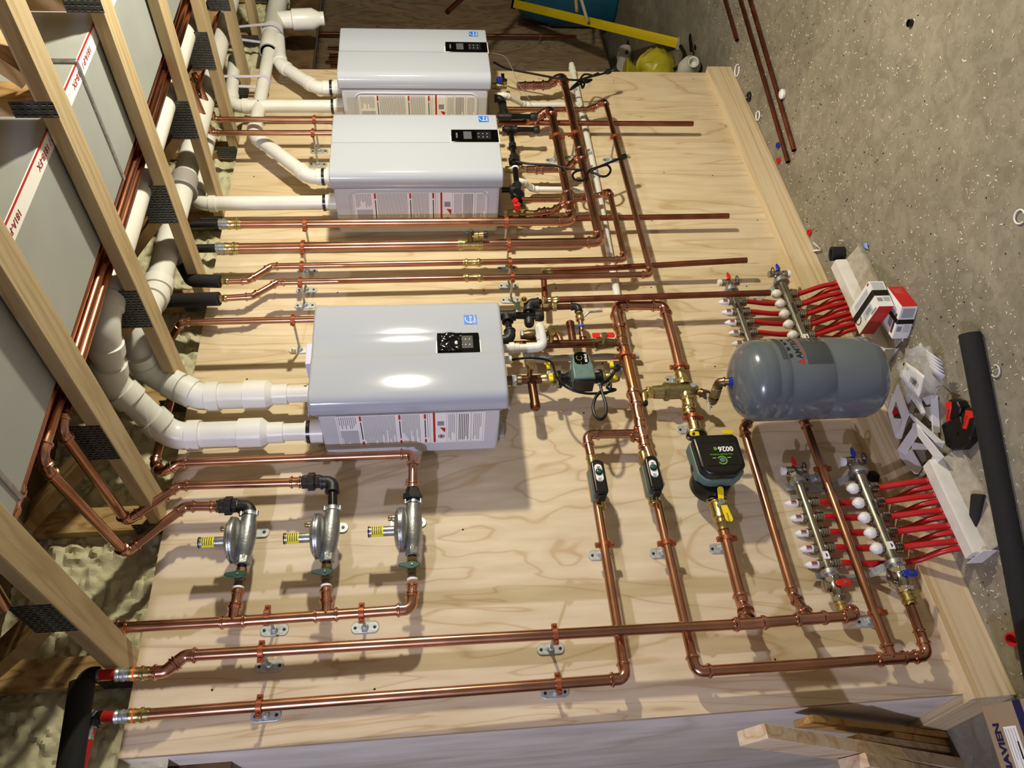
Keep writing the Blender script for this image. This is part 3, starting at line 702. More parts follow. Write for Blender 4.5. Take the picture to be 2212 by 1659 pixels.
# pair of thin pipes behind the boilers at the far end
pf = []
for (ua, va, ub, vb, lab) in ((480,258,1130,262,'far thin copper pipe running down behind the middle boiler'),(482,287,1120,291,'near thin copper pipe running down behind the middle boiler')):
    a = P(ua,va,.175); b = V((a.x,-.175,2.05))
    q = pipe_run('cold_water_pipe', lab, 'copper pipe', [V((a.x,-.40 if va < 270 else -.43,2.66)) , V((a.x,-.175,2.66)) + V((0,0,-.03)), V((a.x,-.175,1.35))], r3, group='thin pipes at the far end')
    pf.append(a)
    hanger(V((a.x,-.175,2.188)), Z, r3, 'long-stemmed pipe hanger '+('farther ' if va < 270 else 'nearer ')+'of the pair left of the middle boiler')
ctube(-.42, 2.70, 3.0, 6.4, .0112, 'thin copper tube along the ceiling past the white vent pipes, nearer the duct')
ctube(-.375, 2.64, 3.12, 6.4, .0112, 'thin copper tube along the ceiling past the white vent pipes, nearer the board wall')
# pipe behind lowest boiler with hanger
g5 = P(640,690.5,.175)
pipe_run('cold_water_pipe', 'thin copper pipe disappearing behind the lowest boiler', 'copper pipe', [V((g5.x-.12,-.06,2.59)), V((g5.x-.02,-.06,2.66)), V((g5.x,-.175,P(392,697,.175).z)), V((g5.x,-.175,1.5))], r3)
hanger(V((g5.x,-.175,2.188)), Z, r3, 'pipe hanger on the thin pipe above the lowest boiler')
# white plastic condensate line along the wall
cp = thing('condensate_pipe', 'thin white plastic pipe running along the board wall under all three boilers', 'drain pipe', P(1237,150,.02))
MB().tube(fil([P(1236,146,.02)+V((.03,0,0)), P(1290,400,.02), P(1363,800,.02)], .2), .0152, 16).build('pipe', pvcc, cp)
MB().rev(P(1238,158,.02), X, [(0,.0185),(.05,.0185)], 18).build('cap', pvc, cp)
mb = MB()
for u, v in ((1262,252),(1267,288),(1276,336),(1286,375),(1246,198)):
    q = P(u,v,.02); mb.rev(q-X*.012, X, [(0,.0154),(.024,.0154)], 16)
mb.build('print_mark', greyprint, cp)
for i, (pts, lab) in enumerate(([[(1068,206,.14),(1093,206,.14),(1134,227,.04),(1250,226,.03)], 'white condensate elbow under the farthest boiler'], [[(1118,392,.12),(1128,392,.12),(1152,409,.04),(1275,410,.03)], 'white condensate elbow under the middle boiler'])):
    pvc_run('condensate_branch', lab, [P(*q) for q in pts], .0135, .02, 'condensate branches', cat='drain pipe')
# ---- gas stubs and iron pipe under the far boilers ----
def ironel(root, v, d1, d2, r, name='iron_elbow', R=1.3):
    d1, d2 = V(d1).normalized(), V(d2).normalized(); a, t = arc(V(v), d1, d2, r*R)
    b = r*1.0
    pth = [a[0]-d1*b, a[0]-d1*b*.65, a[0]-d1*b*.6]+a+[a[-1]+d2*b*.6, a[-1]+d2*b*.65, a[-1]+d2*b]
    rad = [r*1.38, r*1.38, r*1.22]+[r*1.22]*len(a)+[r*1.22, r*1.38, r*1.38]
    MB().tube(pth, rad, 20).build(name, iron, root); return t+b
def irontee(root, c, run, br, r, name='iron_tee'):
    c = V(c); run = V(run).normalized(); br = V(br).normalized(); mb = MB(); L = r*2.1
    mb.rev(c-run*L, run, [(0,r*1.38),(r*.4,r*1.38),(r*.45,r*1.2),(2*L-r*.45,r*1.2),(2*L-r*.4,r*1.38),(2*L,r*1.38)], 20)
    mb.rev(c, br, [(0,r*1.2),(L-r*.45,r*1.2),(L-r*.4,r*1.38),(L,r*1.38)], 20)
    mb.build(name, iron, root); return L
def ironrun(root, a, b, r): MB().tube([a, b], r, 18).build('iron_pipe', blackpipe, root)
def ironcap(root, a, d, r): MB().rev(a, d, [(0,r*1.3),(r*.9,r*1.35),(r*.9,r*1.42),(r*1.3,r*1.42),(r*2.0,r*1.3),(r*2.1,r*1.0)], 20).build('iron_cap', iron, root)
for lab, A, B, d, m in (('free ended copper pipe below the farthest boiler', (1083,265.3), (1497,267.5), .08, copper), ('free ended copper pipe crossing behind the headers below the middle boiler', (1087,474.5), (1574,466.5), .08, copper)):
    o = MB().tube([P(*A,d)+V((.010,0,.03)), P(*A,d)+V((0,0,-.03)), P(*B,d)], .0124, 18, cap=False).tube([P(*B,d), P(*B,d)+Z*.02], .0112, 18, m=None).build('stub_pipe', copper_old); tag(o, lab, 'copper pipe', 'free ended copper pipes')
pipe_run('stub_pipe', 'darker free ended copper pipe starting from an elbow above the lowest boiler pipework', 'copper pipe', [P(1613,562,.10), P(1174,587,.07), P(1178,664,.07)], .0122, pm=copper_old, fm=brass_dull, group='free ended copper pipes')
st = thing('stub_pipe', 'dark copper pipe from a black iron elbow down to the upper floor heating manifold', 'copper pipe', P(1180,648,.12), 'free ended copper pipes')
MB().tube([P(1180,648.5,.12), P(1663,632.5,.12)], .0126, 18).build('pipe', copper_old, st)
MB().rev(P(1180,648.5,.12), Z, [(-.05,.013),(-.045,.0145),(-.038,.0145),(-.034,.0125),(-.02,.0125),(-.018,.0145),(-.010,.0145),(-.006,.0125),(.0,.0125),(.004,.016),(.012,.016)], 18).build('adapter', brass, st)
# iron assembly of the far boilers
r = .0150
I1 = thing('iron_gas_fitting', 'black iron gas pipe with drip leg between the farthest and middle boilers', 'iron pipe', P(1098,250,.11), 'black iron gas fittings')
q0 = P(1083,213,.14); q1 = P(1090,252,.12)
ironel(I1, q0, Z*-1, q1-q0, r); ironrun(I1, q0, q1, r*.95)
MB().hexa(q0+(q1-q0)*.45, q1-q0, r*1.5, .035).build('iron_union', iron, I1)
L = irontee(I1, q1, Z, q0-q1, r); ironrun(I1, q1, P(1150,252.5,.12), r*.9); ironcap(I1, P(1146,252.5,.12), -Z, r)
I2 = thing('iron_gas_fitting', 'black iron gas pipe with drip leg and union beside the middle boiler', 'iron pipe', P(1102,280,.11), 'black iron gas fittings')
t0 = P(1103,279.5,.13); t1 = P(1118,410,.13)
irontee(I2, t0, Z, t1-t0, r*.95); ironrun(I2, t0, P(1085,279,.13), r*.8); ironrun(I2, t0, P(1158,280.5,.13), r*.85); ironcap(I2, P(1153,280.5,.13), -Z, r*.9)
ironrun(I2, t0, t1, r*.85); dd = (t1-t0).normalized()
MB().rev(t0+dd*((t1-t0).length*.26), dd, [(0,.0175),(.03,.0175)], 18).build('iron_coupling', iron, I2)
MB().hexa(t0+dd*((t1-t0).length*.46), dd, .021, .018).hexa(t0+dd*((t1-t0).length*.52), dd, .028, .028).build('iron_union', iron, I2)
MB().rev(t0+dd*((t1-t0).length*.45), dd, [(0,.0135),(.004,.0135)], 16).build('sealant', whitep, I2)
MB().rev(t0+dd*((t1-t0).length*.66), dd, [(0,.0175),(.006,.0145)], 16).build('sealant', whitep, I2)
ironel(I2, t1, dd, Z, r); ironrun(I2, t1+Z*.03, t1+Z*.07, r*.8)
# valves under far boilers
def heatervalve(label, q, hcol, hname, leverblack=True):
    t = thing('service_valve', label, 'valve', q, 'service valves under the far boilers')
    MB().rev(q+Z*.06, -Z, [(0,.015),(.02,.015),(.02,.019),(.045,.019),(.05,.015),(.075,.015)], 18).build('valve_body', brass_dull, t)
    MB().rev(q-Y*.0, -Y, [(0,.012),(.022,.012),(.024,.017),(.034,.017)], 16).build('stem', brass, t)
    MB().prism([(-.007,-.007),(.007,-.007),(.009,.035),(-.009,.035)], q+V((.012,-.036,.004)), Z, X, -Y*.006).build('handle', blackp, t, bevel=.002)
    MB().rev(q+V((0,-.012,.02)), (0.2,-1,.1), [(0,.012),(.014,.016),(.03,.016),(.034,.010)], 12).build(hname, hcol, t)
    return t
heatervalve('service valve with blue cap under the farthest boiler', P(1088,186,.10), blueh, 'blue_cap')
heatervalve('service valve with red handle under the middle boiler', P(1127,460,.10), redh, 'red_cap')
v = heatervalve('plain brass service valve under the middle boiler above the iron pipe', P(1120,366,.10), blackp, 'black_cap')
pr_ = thing('relief_valve', 'round black relief valve with red knob beside the middle boiler', 'valve', P(1116,440,.15))
MB().rev(P(1112,436,.12), (0,-1,-.25), [(0,.012),(.02,.012),(.02,.026),(.05,.028),(.054,.024)], 24).build('valve_body', blackp, pr_)
MB().rev(P(1112,436,.175), (0,-1,-.25), [(0,.013),(.012,.012),(.013,.007)], 10).build('knob', redh, pr_)
# power cords
def cord(lab, pts, plug_d, r=.0052, group='black power cords'):
    t = thing('power_cord', lab, 'cable', pts[0], group)
    MB().tube(smooth(pts, 7), r, 8).build('cable', cable, t)
    d = V(plug_d).normalized(); e = pts[-1]
    MB().rev(e, d, [(0,.006),(.012,.009),(.018,.0125),(.036,.0125),(.038,.010)], 12).build('plug', blackp, t)
    u = d.orthogonal().normalized(); mb = MB()
    for s in (-1, 1): mb.box(e+d*.046+u*s*.006, (.0025,.0025,.018), d.to_track_quat('Z','Y').to_matrix())
    mb.build('plug_blade', zinc, t); return t
def PP(L): return [P(*q) for q in L]
cord('black cord looped in a bow beside the far header, plug hanging past the far end', PP([(1066,134,.16),(1095,148,.16),(1150,159,.16),(1205,169,.17),(1250,173,.17),(1275,166,.18),(1292,158,.18),(1283,163,.185),(1262,161,.18),(1249,178,.18),(1236,192,.18),(1252,176,.185),(1258,190,.18),(1262,180,.18),(1251,175,.175),(1268,178,.17),(1278,172,.17),(1262,176,.18),(1232,194,.18),(1256,172,.19),(1288,163,.17),(1306,158,.17)]), P(1322,152,.17)-P(1306,158,.17))
cord('black cord looped over the far header below the middle boiler', PP([(1114,349,.15),(1145,354,.15),(1190,356,.16),(1218,362,.165),(1252,367,.17),(1262,366,.17),(1245,370,.17),(1237,378,.17),(1242,388,.17),(1258,390,.165),(1264,386,.165),(1274,368,.17),(1296,360,.175),(1312,357,.175),(1319,368,.175),(1312,379,.17),(1300,381,.17),(1284,374,.17),(1276,371,.17),(1290,362,.18),(1320,350,.18),(1338,343,.18)]), P(1354,336,.18)-P(1338,343,.18))
# thin sensor wires
for lab, pts in (('thin grey wire dangling under the farthest boiler', [(1060,114,.2),(1090,122,.2),(1106,148,.19),(1120,180,.12),(1146,219,.08)]), ('thin grey wire drooping between the middle boiler and the headers', [(1124,308,.1),(1146,304,.1),(1164,286,.12)])):
    tag(MB().tube(smooth(PP(pts), 7), .0011, 6).build('sensor_wire', greyprint), lab, 'wire', 'thin wires')
# ================= gas regulators and lower left pipes =================
rg = .0152
G1 = P(504,1343,.12)
b1p = pipe_run('gas_manifold_pipe', 'copper gas pipe under the three regulators, its far end turning up to the right one', 'gas pipe',
    [P(240,1357,.12), P(503.5,1342.5,.12), P(704.7,1329,.12), P(889,1316,.12), P(891.3,1262,.12)], rg)
coupling(b1p, P(250,1356.5,.12), P(276,1355,.12), rg)
for u, v in ((503.5,1342.5),(704.7,1329)): tee(b1p, P(u,v,.12), Z, X, rg, L=.036, Lb=.05)
coupling(b1p, P(891.2,1262,.12), P(891,1286,.12), rg)
def regulator(label, top, bot, tip):
    """body in line with the gas pipe (runs along x), round diaphragm case facing up, vent tube with yellow label"""
    top, bot = V(top), V(bot); d = (bot-top).normalized(); L = (bot-top).length; mid = (top+bot)/2
    t = thing('gas_regulator', label, 'regulator', mid, 'gas pressure regulators')
    MB().rev(top, d, [(0,.019),(L*.06,.022),(L*.10,.0225),(L*.2,.027),(L*.45,.030),(L*.7,.027),(L*.82,.022),(L*.84,.021),(L,.021),(L,.014)], 24, castal).build('body', None, t, sub=1)
    MB().hexa(bot-d*.026, d, .0235, .024).build('outlet_nut', castal, t, bevel=.002)
    c = mid+Z*.026
    MB().rev(c-Z*.010, Z, [(0,.040),(.004,.058),(.010,.068),(.014,.070),(.018,.070),(.0182,.066),(.021,.066),(.0212,.070),(.026,.070),(.032,.062),(.038,.050),(.041,.030)], 40).build('diaphragm_case', castal, t)
    mb = MB()
    for a in range(8):
        w = a*math.pi/4+.3; p = c+V((math.cos(w)*.0665, math.sin(w)*.0665, 0)); MB().rev(p+Z*.012, Z, [(0,.0045),(.006,.0045),(.008,.003)], 8).build('case_screw', zinc, t)
    v0 = c+Z*.028+V((-.005,-.004,0)); 
    vt = MB().rev(v0, Z, [(0,.0155),(.075,.0155),(.076,.0165),(.080,.0165),(.080,.013)], 24).build('vent_tube', castal, t)
    MB().rev(v0+Z*.036, Z, [(0,.0158),(.036,.0158)], 24).build('warning_label', yellowlabel, vt)
    mb = MB()
    for i in range(5):
        for j in range(7):
            a0 = -2.6+j*.26; a1 = a0+.2; z = .041+i*.0065
            q = [v0+V((.0161*math.cos(a), .0161*math.sin(a), zz)) for a, zz in ((a0,z),(a1,z),(a1,z+.003),(a0,z+.003))]; mb.quad(*q, darkprint)
    mb.build('label_print', None, vt)
    MB().rev(v0+Z*.0785, Z, [(0,.0172),(.004,.0172),(.005,.012)], 24).build('vent_cap', blackp, vt)
    pc = c+V((.034,-.012,.026)); MB().rev(pc, Z, [(0,.011),(.010,.011)], 16).build('plug_boss', castal, t); MB().hexa(pc+Z*.010, Z, .0085, .014).build('brass_plug', brass, t, bevel=.001)
    MB().rev(top, -d, [(-.006,.022),(.004,.022),(.010,.019)], 24).build('inlet_ring', zinc, t)
    for s in (-1, 1): MB().rev(top+V((0,-.01,s*.024)), X, [(-.008,.006),(.006,.006)], 10).build('seal_screw', zinc, t)
    # wall bracket tab with a screw hole pad
    f = MB(); tp0 = P(*tip,0); c0 = V((tp0.x, 0, tp0.z+.063)); pl = []
    for i in range(13):
        a = -math.pi/2+math.pi*i/12; pl.append((.045+.018*math.cos(a), .018*math.sin(a)))
    pl += [(-.055,.016),(-.055,-.016)]
    f.prism(pl, c0+V((0,-.005,0)), -Z, X, Y*.005); f.build('wall_tab', zincplate, t, bevel=.0012)
    MB().rev(c0+V((0,-.005,-.046)), -Y, [(0,.0055),(.002,.005)], 12).build('tab_screw', mat('screw_dark', (.25,.25,.26), .4, .8), t)
    MB().tube([V((c0.x,-.004,c0.z)), V((mid.x,mid.y+.01,mid.z-.008))], .008, 12).build('stem', zinc, t)
    return t
def gascock(label, a, b):
    a, b = V(a), V(b); d = (b-a).normalized(); L = (b-a).length
    t = thing('gas_valve', label, 'valve', a, 'green handled gas cocks')
    MB().rev(a-d*.012, d, [(0,.0145),(.012,.0145)], 18).build('nipple', blackpipe, t)
    MB().rev(a, d, [(0,.0165),(.012,.0165),(.012,.0150),(.02,.0150),(L*.45,.0185),(L*.6,.0185),(L-.018,.0150),(L-.014,.0165),(L,.0165)], 8).build('valve_body', bronze, t)
    MB().rev(b-d*.002, d, [(0,.0168),(.005,.0155)], 18).build('thread_tape', whitep, t)
    c = a+d*L*.5-Y*.02
    MB().rev(c+Y*.006, -Y, [(0,.010),(.012,.010)], 14).build('stem', bronze, t)
    h = MB().prism([(-.012,-.010),(.0,-.013),(.012,-.010),(.022,-.006),(.024,.004),(.010,.009),(.0,.013),(-.012,.009),(-.036,.006),(-.040,.0),(-.036,-.005)], c-Y*.007, -Z, X, -Y*.007).build('handle', greenh, t, bevel=.0018)
    MB().rev(c-Y*.014, -Y, [(0,.004),(.003,.003)], 8).build('handle_nut', brass, h)
    return t
regs = (((539,1112),(523,1221),(522,1229),(515.5,1270)), ((718.5,1101),(706,1215),(705.5,1222),(704.8,1266)), ((892.5,1086),(891,1202),(890.6,1206),(890.8,1252)))
labs = ('leftmost', 'middle', 'rightmost')
names = ('gas regulator nearest the ceiling trusses, fed by the diagonal pipe nearest the corner', 'gas regulator in the middle of the three, hanging below a black nipple', 'gas regulator closest to the pumps, just past the corner of the lowest boiler')
for (t, b, c, e), l, nm, tipp in zip(regs, labs, names, ((583,1150),(753,1140),(921,1129))):
    regulator(nm, P(*t,.12), P(*b,.12), tipp)
    gascock('green handled gas cock below the '+{'leftmost':'regulator nearest the ceiling','middle':'middle regulator','rightmost':'regulator nearest the pumps'}[l], P(*c,.12), P(*e,.12))
# copper stubs up from the tees
for (u0,v0,u1,v1), l in (((505,1336,514.5,1275), 'nearest the ceiling'), ((704.7,1323,704.8,1272), 'in the middle')):
    q = MB().tube([P(u0,v0,.12), P(u1,v1,.12)], rg, 16).build('pipe', copper_bright, b1p)
    coupling(b1p, P(u0+(u1-u0)*.38,v0+(v1-v0)*.38,.12), P(u1,v1,.12), rg*.98)
# iron unions and elbows above the regulators
def union(root, a, d, r=.0143):
    MB().hexa(V(a), d, r*1.6, .022).hexa(V(a)+V(d)*.020, d, r*2.15, .022).hexa(V(a)+V(d)*.042, d, r*1.6, .016).build('iron_union', iron, root, bevel=.0015)
    MB().rev(V(a)+V(d)*.058, d, [(0,r*1.1),(.008,r*1.1)], 16).build('sealant', whitep, root)
u1 = thing('iron_gas_fitting', 'black iron union and elbow above the regulator nearest the ceiling', 'iron pipe', P(480,1093.5,.12), 'iron fittings on the regulators')
a = P(472,1093.6,.12); ve = P(541,1093,.12)
coupling(u1, P(453,1093.8,.12), a, rg*.98, copper_bright, 'adapter'); union(u1, a-Z*0, -Z); ironrun(u1, a-Z*.05, ve+Z*.03, rg*.85); ironel(u1, ve, -Z, -X, rg*1.05)
u2 = thing('iron_gas_fitting', 'black iron union, elbow and long nipple above the middle regulator', 'iron pipe', P(655,1041.5,.12), 'iron fittings on the regulators')
a = P(652,1041.4,.12); ve = P(719,1041,.12)
coupling(u2, P(626,1042,.12), a, rg*.98, copper_bright, 'adapter'); union(u2, a, -Z); ironrun(u2, a-Z*.05, ve+Z*.03, rg*.85); ironel(u2, ve, -Z, -X, rg*1.1); ironrun(u2, ve-X*.02, P(718.6,1101,.12), rg)
u3 = thing('iron_gas_fitting', 'black iron union standing on the regulator nearest the pumps', 'iron pipe', P(891,1060,.12), 'iron fittings on the regulators')
a = P(891.5,1058,.12); coupling(u3, P(891.7,1044,.12), a, rg*.98, copper_bright, 'adapter')
MB().hexa(a, -X, rg*1.55, .02).hexa(a-X*.018, -X, rg*2.1, .022).hexa(a-X*.038, -X, rg*1.5, .016).build('iron_union', iron, u3, bevel=.0015)
# the two heating mains at the open corner
rb = .0156
B2 = pipe_run('heating_main', 'copper main crossing in front of the pump risers to the lower floor manifold', 'copper pipe',
    [P(313,1454,.13), P(357,1450.5,.13), P(399,1416.5,.13), P(1000,1381,.13), P(1620,1347,.13), P(1748,1336.5,.13), P(1849,1330.5,.13), P(1836,1316,.09)], rb)
s = pexend(B2, P(316,1453.7,.13), Z, rb, None); MB().tube([P(292,1456,.13), P(217,1458,.13)], .0140, 16).build('pex_tail', pex_red, B2)
MB().rev(P(318,1453.7,.13), Z, [(.03,rb*1.25),(.034,rb*1.25)], 16).build('tracer_ring', orange, B2)
MB().rev(P(217,1458,.13), Z, [(0,.017),(.006,.017),(.008,.015),(.014,.015),(.016,.017),(.024,.017)], 16).build('crimp_sleeve', zinc, B2)
tee(B2, P(1620,1347,.13), Z, X+Y*.9, rb*1.02, L=.052, Lb=.05); tee(B2, P(1752,1336.2,.13), Z, X+Y*.8, rb*1.02, L=.05, Lb=.045)
B3 = pipe_run('heating_main', 'copper main nearest the open corner, ending below the smaller left circulator', 'copper pipe',
    [P(313,1544,.10), P(1352,1466,.085), P(1290,1087,.08)], rb)
pexend(B3, P(315,1543.8,.10), Z, rb, None); MB().tube([P(290,1546,.10), P(222,1548.5,.10)], .0140, 16).build('pex_tail', pex_red, B3)
MB().rev(P(317,1543.8,.10), Z, [(.03,rb*1.25),(.034,rb*1.25)], 16).build('tracer_ring', orange, B3)
MB().rev(P(222,1548.5,.10), Z, [(0,.017),(.006,.017),(.008,.015),(.014,.015),(.016,.017),(.024,.017)], 16).build('crimp_sleeve', zinc, B3)
B4 = pipe_run('heating_main', 'copper main from the second small circulator across the bottom to the blue-handled manifold', 'copper pipe',
    [P(1419,1084,.075), P(1503,1451,.075), P(1925,1423,.075), P(2004,1417,.075), P(1992,1378,.075), P(1966,1308,.09)], rb)
tee(B4, P(1926,1423,.075), Z, X, rb*1.02, L=.045, Lb=.045)
B5 = pipe_run('heating_riser', 'wide copper riser from the large black circulator down to the crossing main', 'copper pipe',
    [P(1562,1143,.075), P(1605,1308,.075), P(1618,1336,.115)], .0186)
B6 = pipe_run('heating_riser', 'copper riser between the large circulator and the lower floor manifold', 'copper pipe',
    [P(1690,880,.075), P(1634,888,.075), P(1606,925,.075), P(1714,1287,.075), P(1744,1328,.115)], rb)
B7 = pipe_run('heating_riser', 'copper riser passing in front of the lower floor manifold', 'copper pipe',
    [P(1700,868,.078), P(1733,895,.078), P(1778,1020,.078), P(1886,1314,.078), P(1918,1398,.078)], rb)
coupling(B7, P(1737,906,.078), P(1744,925,.078), rb)
for (u,v,dd,r_), lab in (((577,1329.5,.12,rg),'pipe hanger on the gas pipe, between the first two regulators'),((781,1324,.12,rg),'pipe hanger on the gas pipe, between the last two regulators'),
    ((564,1407.5,.13,rb),'pipe hanger on the second main from the corner, near the ceiling'),((1199,1370,.13,rb),'pipe hanger on the second main from the corner, mid height'),
    ((560,1525.5,.10,rb),'pipe hanger on the main nearest the corner, near the ceiling'),((1206,1477,.09,rb),'pipe hanger on the main nearest the corner, mid height')):
    hanger(P(u,v,dd), Z, r_, lab)
for (u,v,dd,r_), lab in (((1306,1177,.078,rb),'pipe hanger on the riser below the left small circulator'),((1440,1174,.075,rb),'pipe hanger on the riser below the right small circulator'),
    ((1570,1164,.075,.0172),'pipe hanger on the wide riser below the large black circulator'),((1896,1324,.075,rb),'pipe hanger on the riser at the bottom of the lower floor manifold'),((1777,1013,.075,rb),'pipe hanger on the riser at the top of the lower floor manifold')):
    hanger(P(u,v,dd), X, r_, lab)
# insulated riser and red tail in the corner of the ceiling
insul('thick black foam pipe insulation hanging at the open corner under the trusses', [P(178,1474,.13), P(148,1680,.13), P(120,1800,.13)], .032)
k = MB().tube(fil([P(212,1458,.13), P(190,1458,.13), P(180,1478,.13)], .02), .022, 16).build('pipe_elbow', foamrubber); tag(k, 'black taped elbow joining the red pipe to the thick foam sleeve', 'pipe elbow')
k = MB().tube(fil([P(222,1549,.10), P(205,1549,.10), P(199,1570,.10)], .02), .018, 16).build('pipe_elbow', blackp); tag(k, 'black elbow on the red pipe nearest the open corner', 'pipe elbow')
k = MB().tube([P(199,1572,.10), P(176,1665,.10), P(150,1760,.10)], .0110, 14).build('red_pex_pipe', pex_red); tag(k, 'thin red plastic pipe beside the thick black foam sleeve', 'plastic pipe')
MB().rev(P(199,1568,.10), P(176,1665,.10)-P(199,1568,.10), [(0,.0125),(.006,.0125),(.008,.0118),(.03,.0118),(.03,.0125),(.036,.0125)], 14).build('crimp_sleeve', zinc, k)
# ================= header, separator =================
rh = .0192
H1 = pipe_run('heating_header', 'stout copper header looping beside the lowest boiler down to both small circulators', 'copper pipe',
    [P(1404,990,.08), P(1386,937,.08), P(1366,838,.08), P(1344,742,.08), P(1330.5,660,.08), P(1434,660,.08), P(1457,746,.08), P(1475,822,.08)], rh*.97, bend=1.3)
MB().tube([P(1337,700,.08), P(1371,852,.08)], .0205, 22).build('wide_pipe', mat('copper_brown', (.70,.49,.33), .25, 1, .15, 9), H1)
coupling(H1, P(1331.5,676,.08), P(1340,712,.08), .0208); coupling(H1, P(1367,845,.08), P(1376,880,.08), .0205)
coupling(H1, P(1374,872,.08), P(1384,918,.08), .0165)
tee(H1, P(1388,943,.08), X, Z, .0172, .0145, L=.05, Lb=.042)
pipe_run('', '', '', [P(1374,936.5,.08), P(1266,938.5,.08), P(1277,988,.08)], rb, parent=H1)
hanger(P(1350,770,.08), X, .0208, 'pipe hanger on the stout header beside the lever circulator')
hanger(P(1468,793,.08), X, rh, 'pipe hanger just over the brass air separator'); hanger(P(1497,902,.08), X, rh, 'pipe hanger just under the brass air separator')
S = thing('air_separator', 'fat brass air separator with a stepped vent head between the header and the grey tank', 'air separator', P(1480,845,.085))
p0 = P(1478,845,.085); zt = P(1395,852,.085)
Lz = (P(1385,852,.085)-P(1503,845,.085)).length
bt = P(1500,844,.085)
MB().rev((p0.x,-.085,bt.z-.006), Z, [(0,.014),(.004,.022),(.012,.027),(.022,.0285),(.105,.0285),(.106,.0335),(.111,.0345),(.119,.0345),(.122,.031),(.126,.026),(.160,.024),(.163,.021)], 32).build('separator_body', brass_dull, S)
q = V((p0.x,-.085,bt.z+.157)); MB().hexa(q, Z, .0235, .022).build('vent_head', brass, S, bevel=.002)
MB().tube(fil([q+Z*.012, q+Z*.034, q+V((-.045,0,.038))], .014), [.013]*8+[.011], 14).build('vent_outlet', brass, S)
MB().rev(q+V((-.043,0,.038)), (-1,0,.1), [(0,.0125),(.01,.0115),(.014,.009)], 12).build('vent_plug', blackp, S)
for s, (u, v), nm in ((1,(1473,812),'upper_port'),(-1,(1486,884),'lower_port')):
    o_ = P(1478,843,.085)+X*s*.02; o_.z = P(1480,843,.085).z
    MB().rev(o_, X*s, [(0,.026),(.012,.026),(.016,.022),(.03,.022),(.03,.0195),(.052,.0195),(.052,.022),(.058,.022),(.062,.0195),(.07,.0195)], 24).build(nm, brass, S)
    MB().hexa(o_+X*s*.014, X*s, .0255, .014).build('port_nut', brass, S, bevel=.002)
bd = MB(); bd.rev((p0.x+.004,-.1145,bt.z+.012), -Y, [(0,.010),(.0012,.010)], 20, greyprint); bd.build('maker_badge', None, S)
MB().tube([P(1484,874,.08), P(1500,920,.08)], rh, 18).build('lower_pipe', copper, S)
coupling(S, P(1486,884,.08), P(1491,897,.08), rh*.98, brass)
# piping from separator to tank
E1 = thing('tank_connection', 'brass elbows and small shutoff joining the air separator to the grey tank', 'pipe fittings', P(1500,848,.085))
e0 = P(1503,847,.085); e1 = P(1524,850,.10); e2 = P(1540,868,.16); e3 = P(1553,826,.25); e4 = P(1581,824,.27)
rt_ = .0125
MB().tube([e0, e0+(e1-e0)*.7], rt_*.85, 14).build('nipple', bronze, E1)
for vv, pa, pb in ((e1,e0,e2),(e2,e1,e3),(e3,e2,e4)):
    ironel(E1, vv, vv-V(pa), V(pb)-vv, rt_, 'brass_elbow', 1.1)
for o in E1.children:
    if o.name.startswith('brass_elbow'): o.data.materials[0] = mat('bronze_elbow', (.52,.43,.31), .35, .95, .2, 40)
MB().tube([e2, e3], rt_, 14).build('nipple', bronze, E1); MB().tube([e3, e4+(e4-e3).normalized()*.02], rt_, 14).build('nipple', bronze, E1)
m_ = e2+(e3-e2)*.5; MB().hexa(m_-(e3-e2).normalized()*.018, e3-e2, .0185, .036).build('shutoff_body', brass_dull, E1, bevel=.002)
MB().rev(m_+(e3-e2).normalized()*.022, e3-e2, [(0,.0160),(.004,.0155)], 16).build('thread_tape', whitep, E1)
lv = P(1529,852,.15); MB().prism([(-.005,-.004),(.005,-.004),(.004,.075),(-.004,.075)], lv, Z, (P(1534,893,.16)-lv).normalized(), -Y*.0025).build('lever', zincplate, E1, bevel=.001)
# expansion tank
T = thing('expansion_tank', 'grey expansion tank lying beside the air separator, black and red maker print', 'tank', P(1735,818,.27))
tc = P(1730,819,.27); zt_ = P(1579,819,.27).z; zb_ = P(1888,815,.27).z; R = .141; Lt = zt_-zb_
prof = []
for i in range(10):
    a = math.pi/2*i/9; prof.append((.080*(1-math.cos(a)), R*math.sin(a)**.85*.995))
prof += [(.108,R),(.112,R*.982),(.118,R*.982),(.124,R),(.150,R),(.154,R*.984),(.159,R*.984),(.164,R),(.300,R),(.304,R*.986),(.309,R*.986),(.314,R),(Lt-.055,R)]
for i in range(10):
    a = math.pi/2*(1-i/9); prof.append((Lt-.055+.055*math.cos(a), R*(.62+.38*math.sin(a)) if i < 9 else 0))
MB().rev((tc.x,tc.y,zt_), -Z, prof, 72).build('tank_shell', tankgrey, T)
MB().rev((tc.x,tc.y,zt_+.012), -Z, [(0,.014),(.020,.016)], 18).build('inlet_collar', blueh, T)
def onT(a, z, k=1.0015): return V((tc.x+R*k*math.cos(a), tc.y+R*k*math.sin(a), z))
a0 = math.radians(-98)    # printed panel centred on the side turned to the room's far end
def cyl(mb, a, z0, z1, a1, m, k=1.002):
    n = max(2, int(abs(a1-a)/.05))
    for i in range(n):
        p, q = a+(a1-a)*i/n, a+(a1-a)*(i+1)/n; mb.quad(onT(p,z0,k), onT(q,z0,k), onT(q,z1,k), onT(p,z1,k), m)
tp_ = MB(); tk = mat('tank_print', (.10,.11,.12), .5)
def ang(u, v):      # angle round the tank for a point on its surface
    best = None
    for i in range(-165, -10):
        a = math.radians(i*1.0); p = onT(a, 0); q = P(u, v, -p.y); e = abs(q.x-p.x)
        if best is None or e < best[0]: best = (e, a, q.z)
    return best[1], best[2]
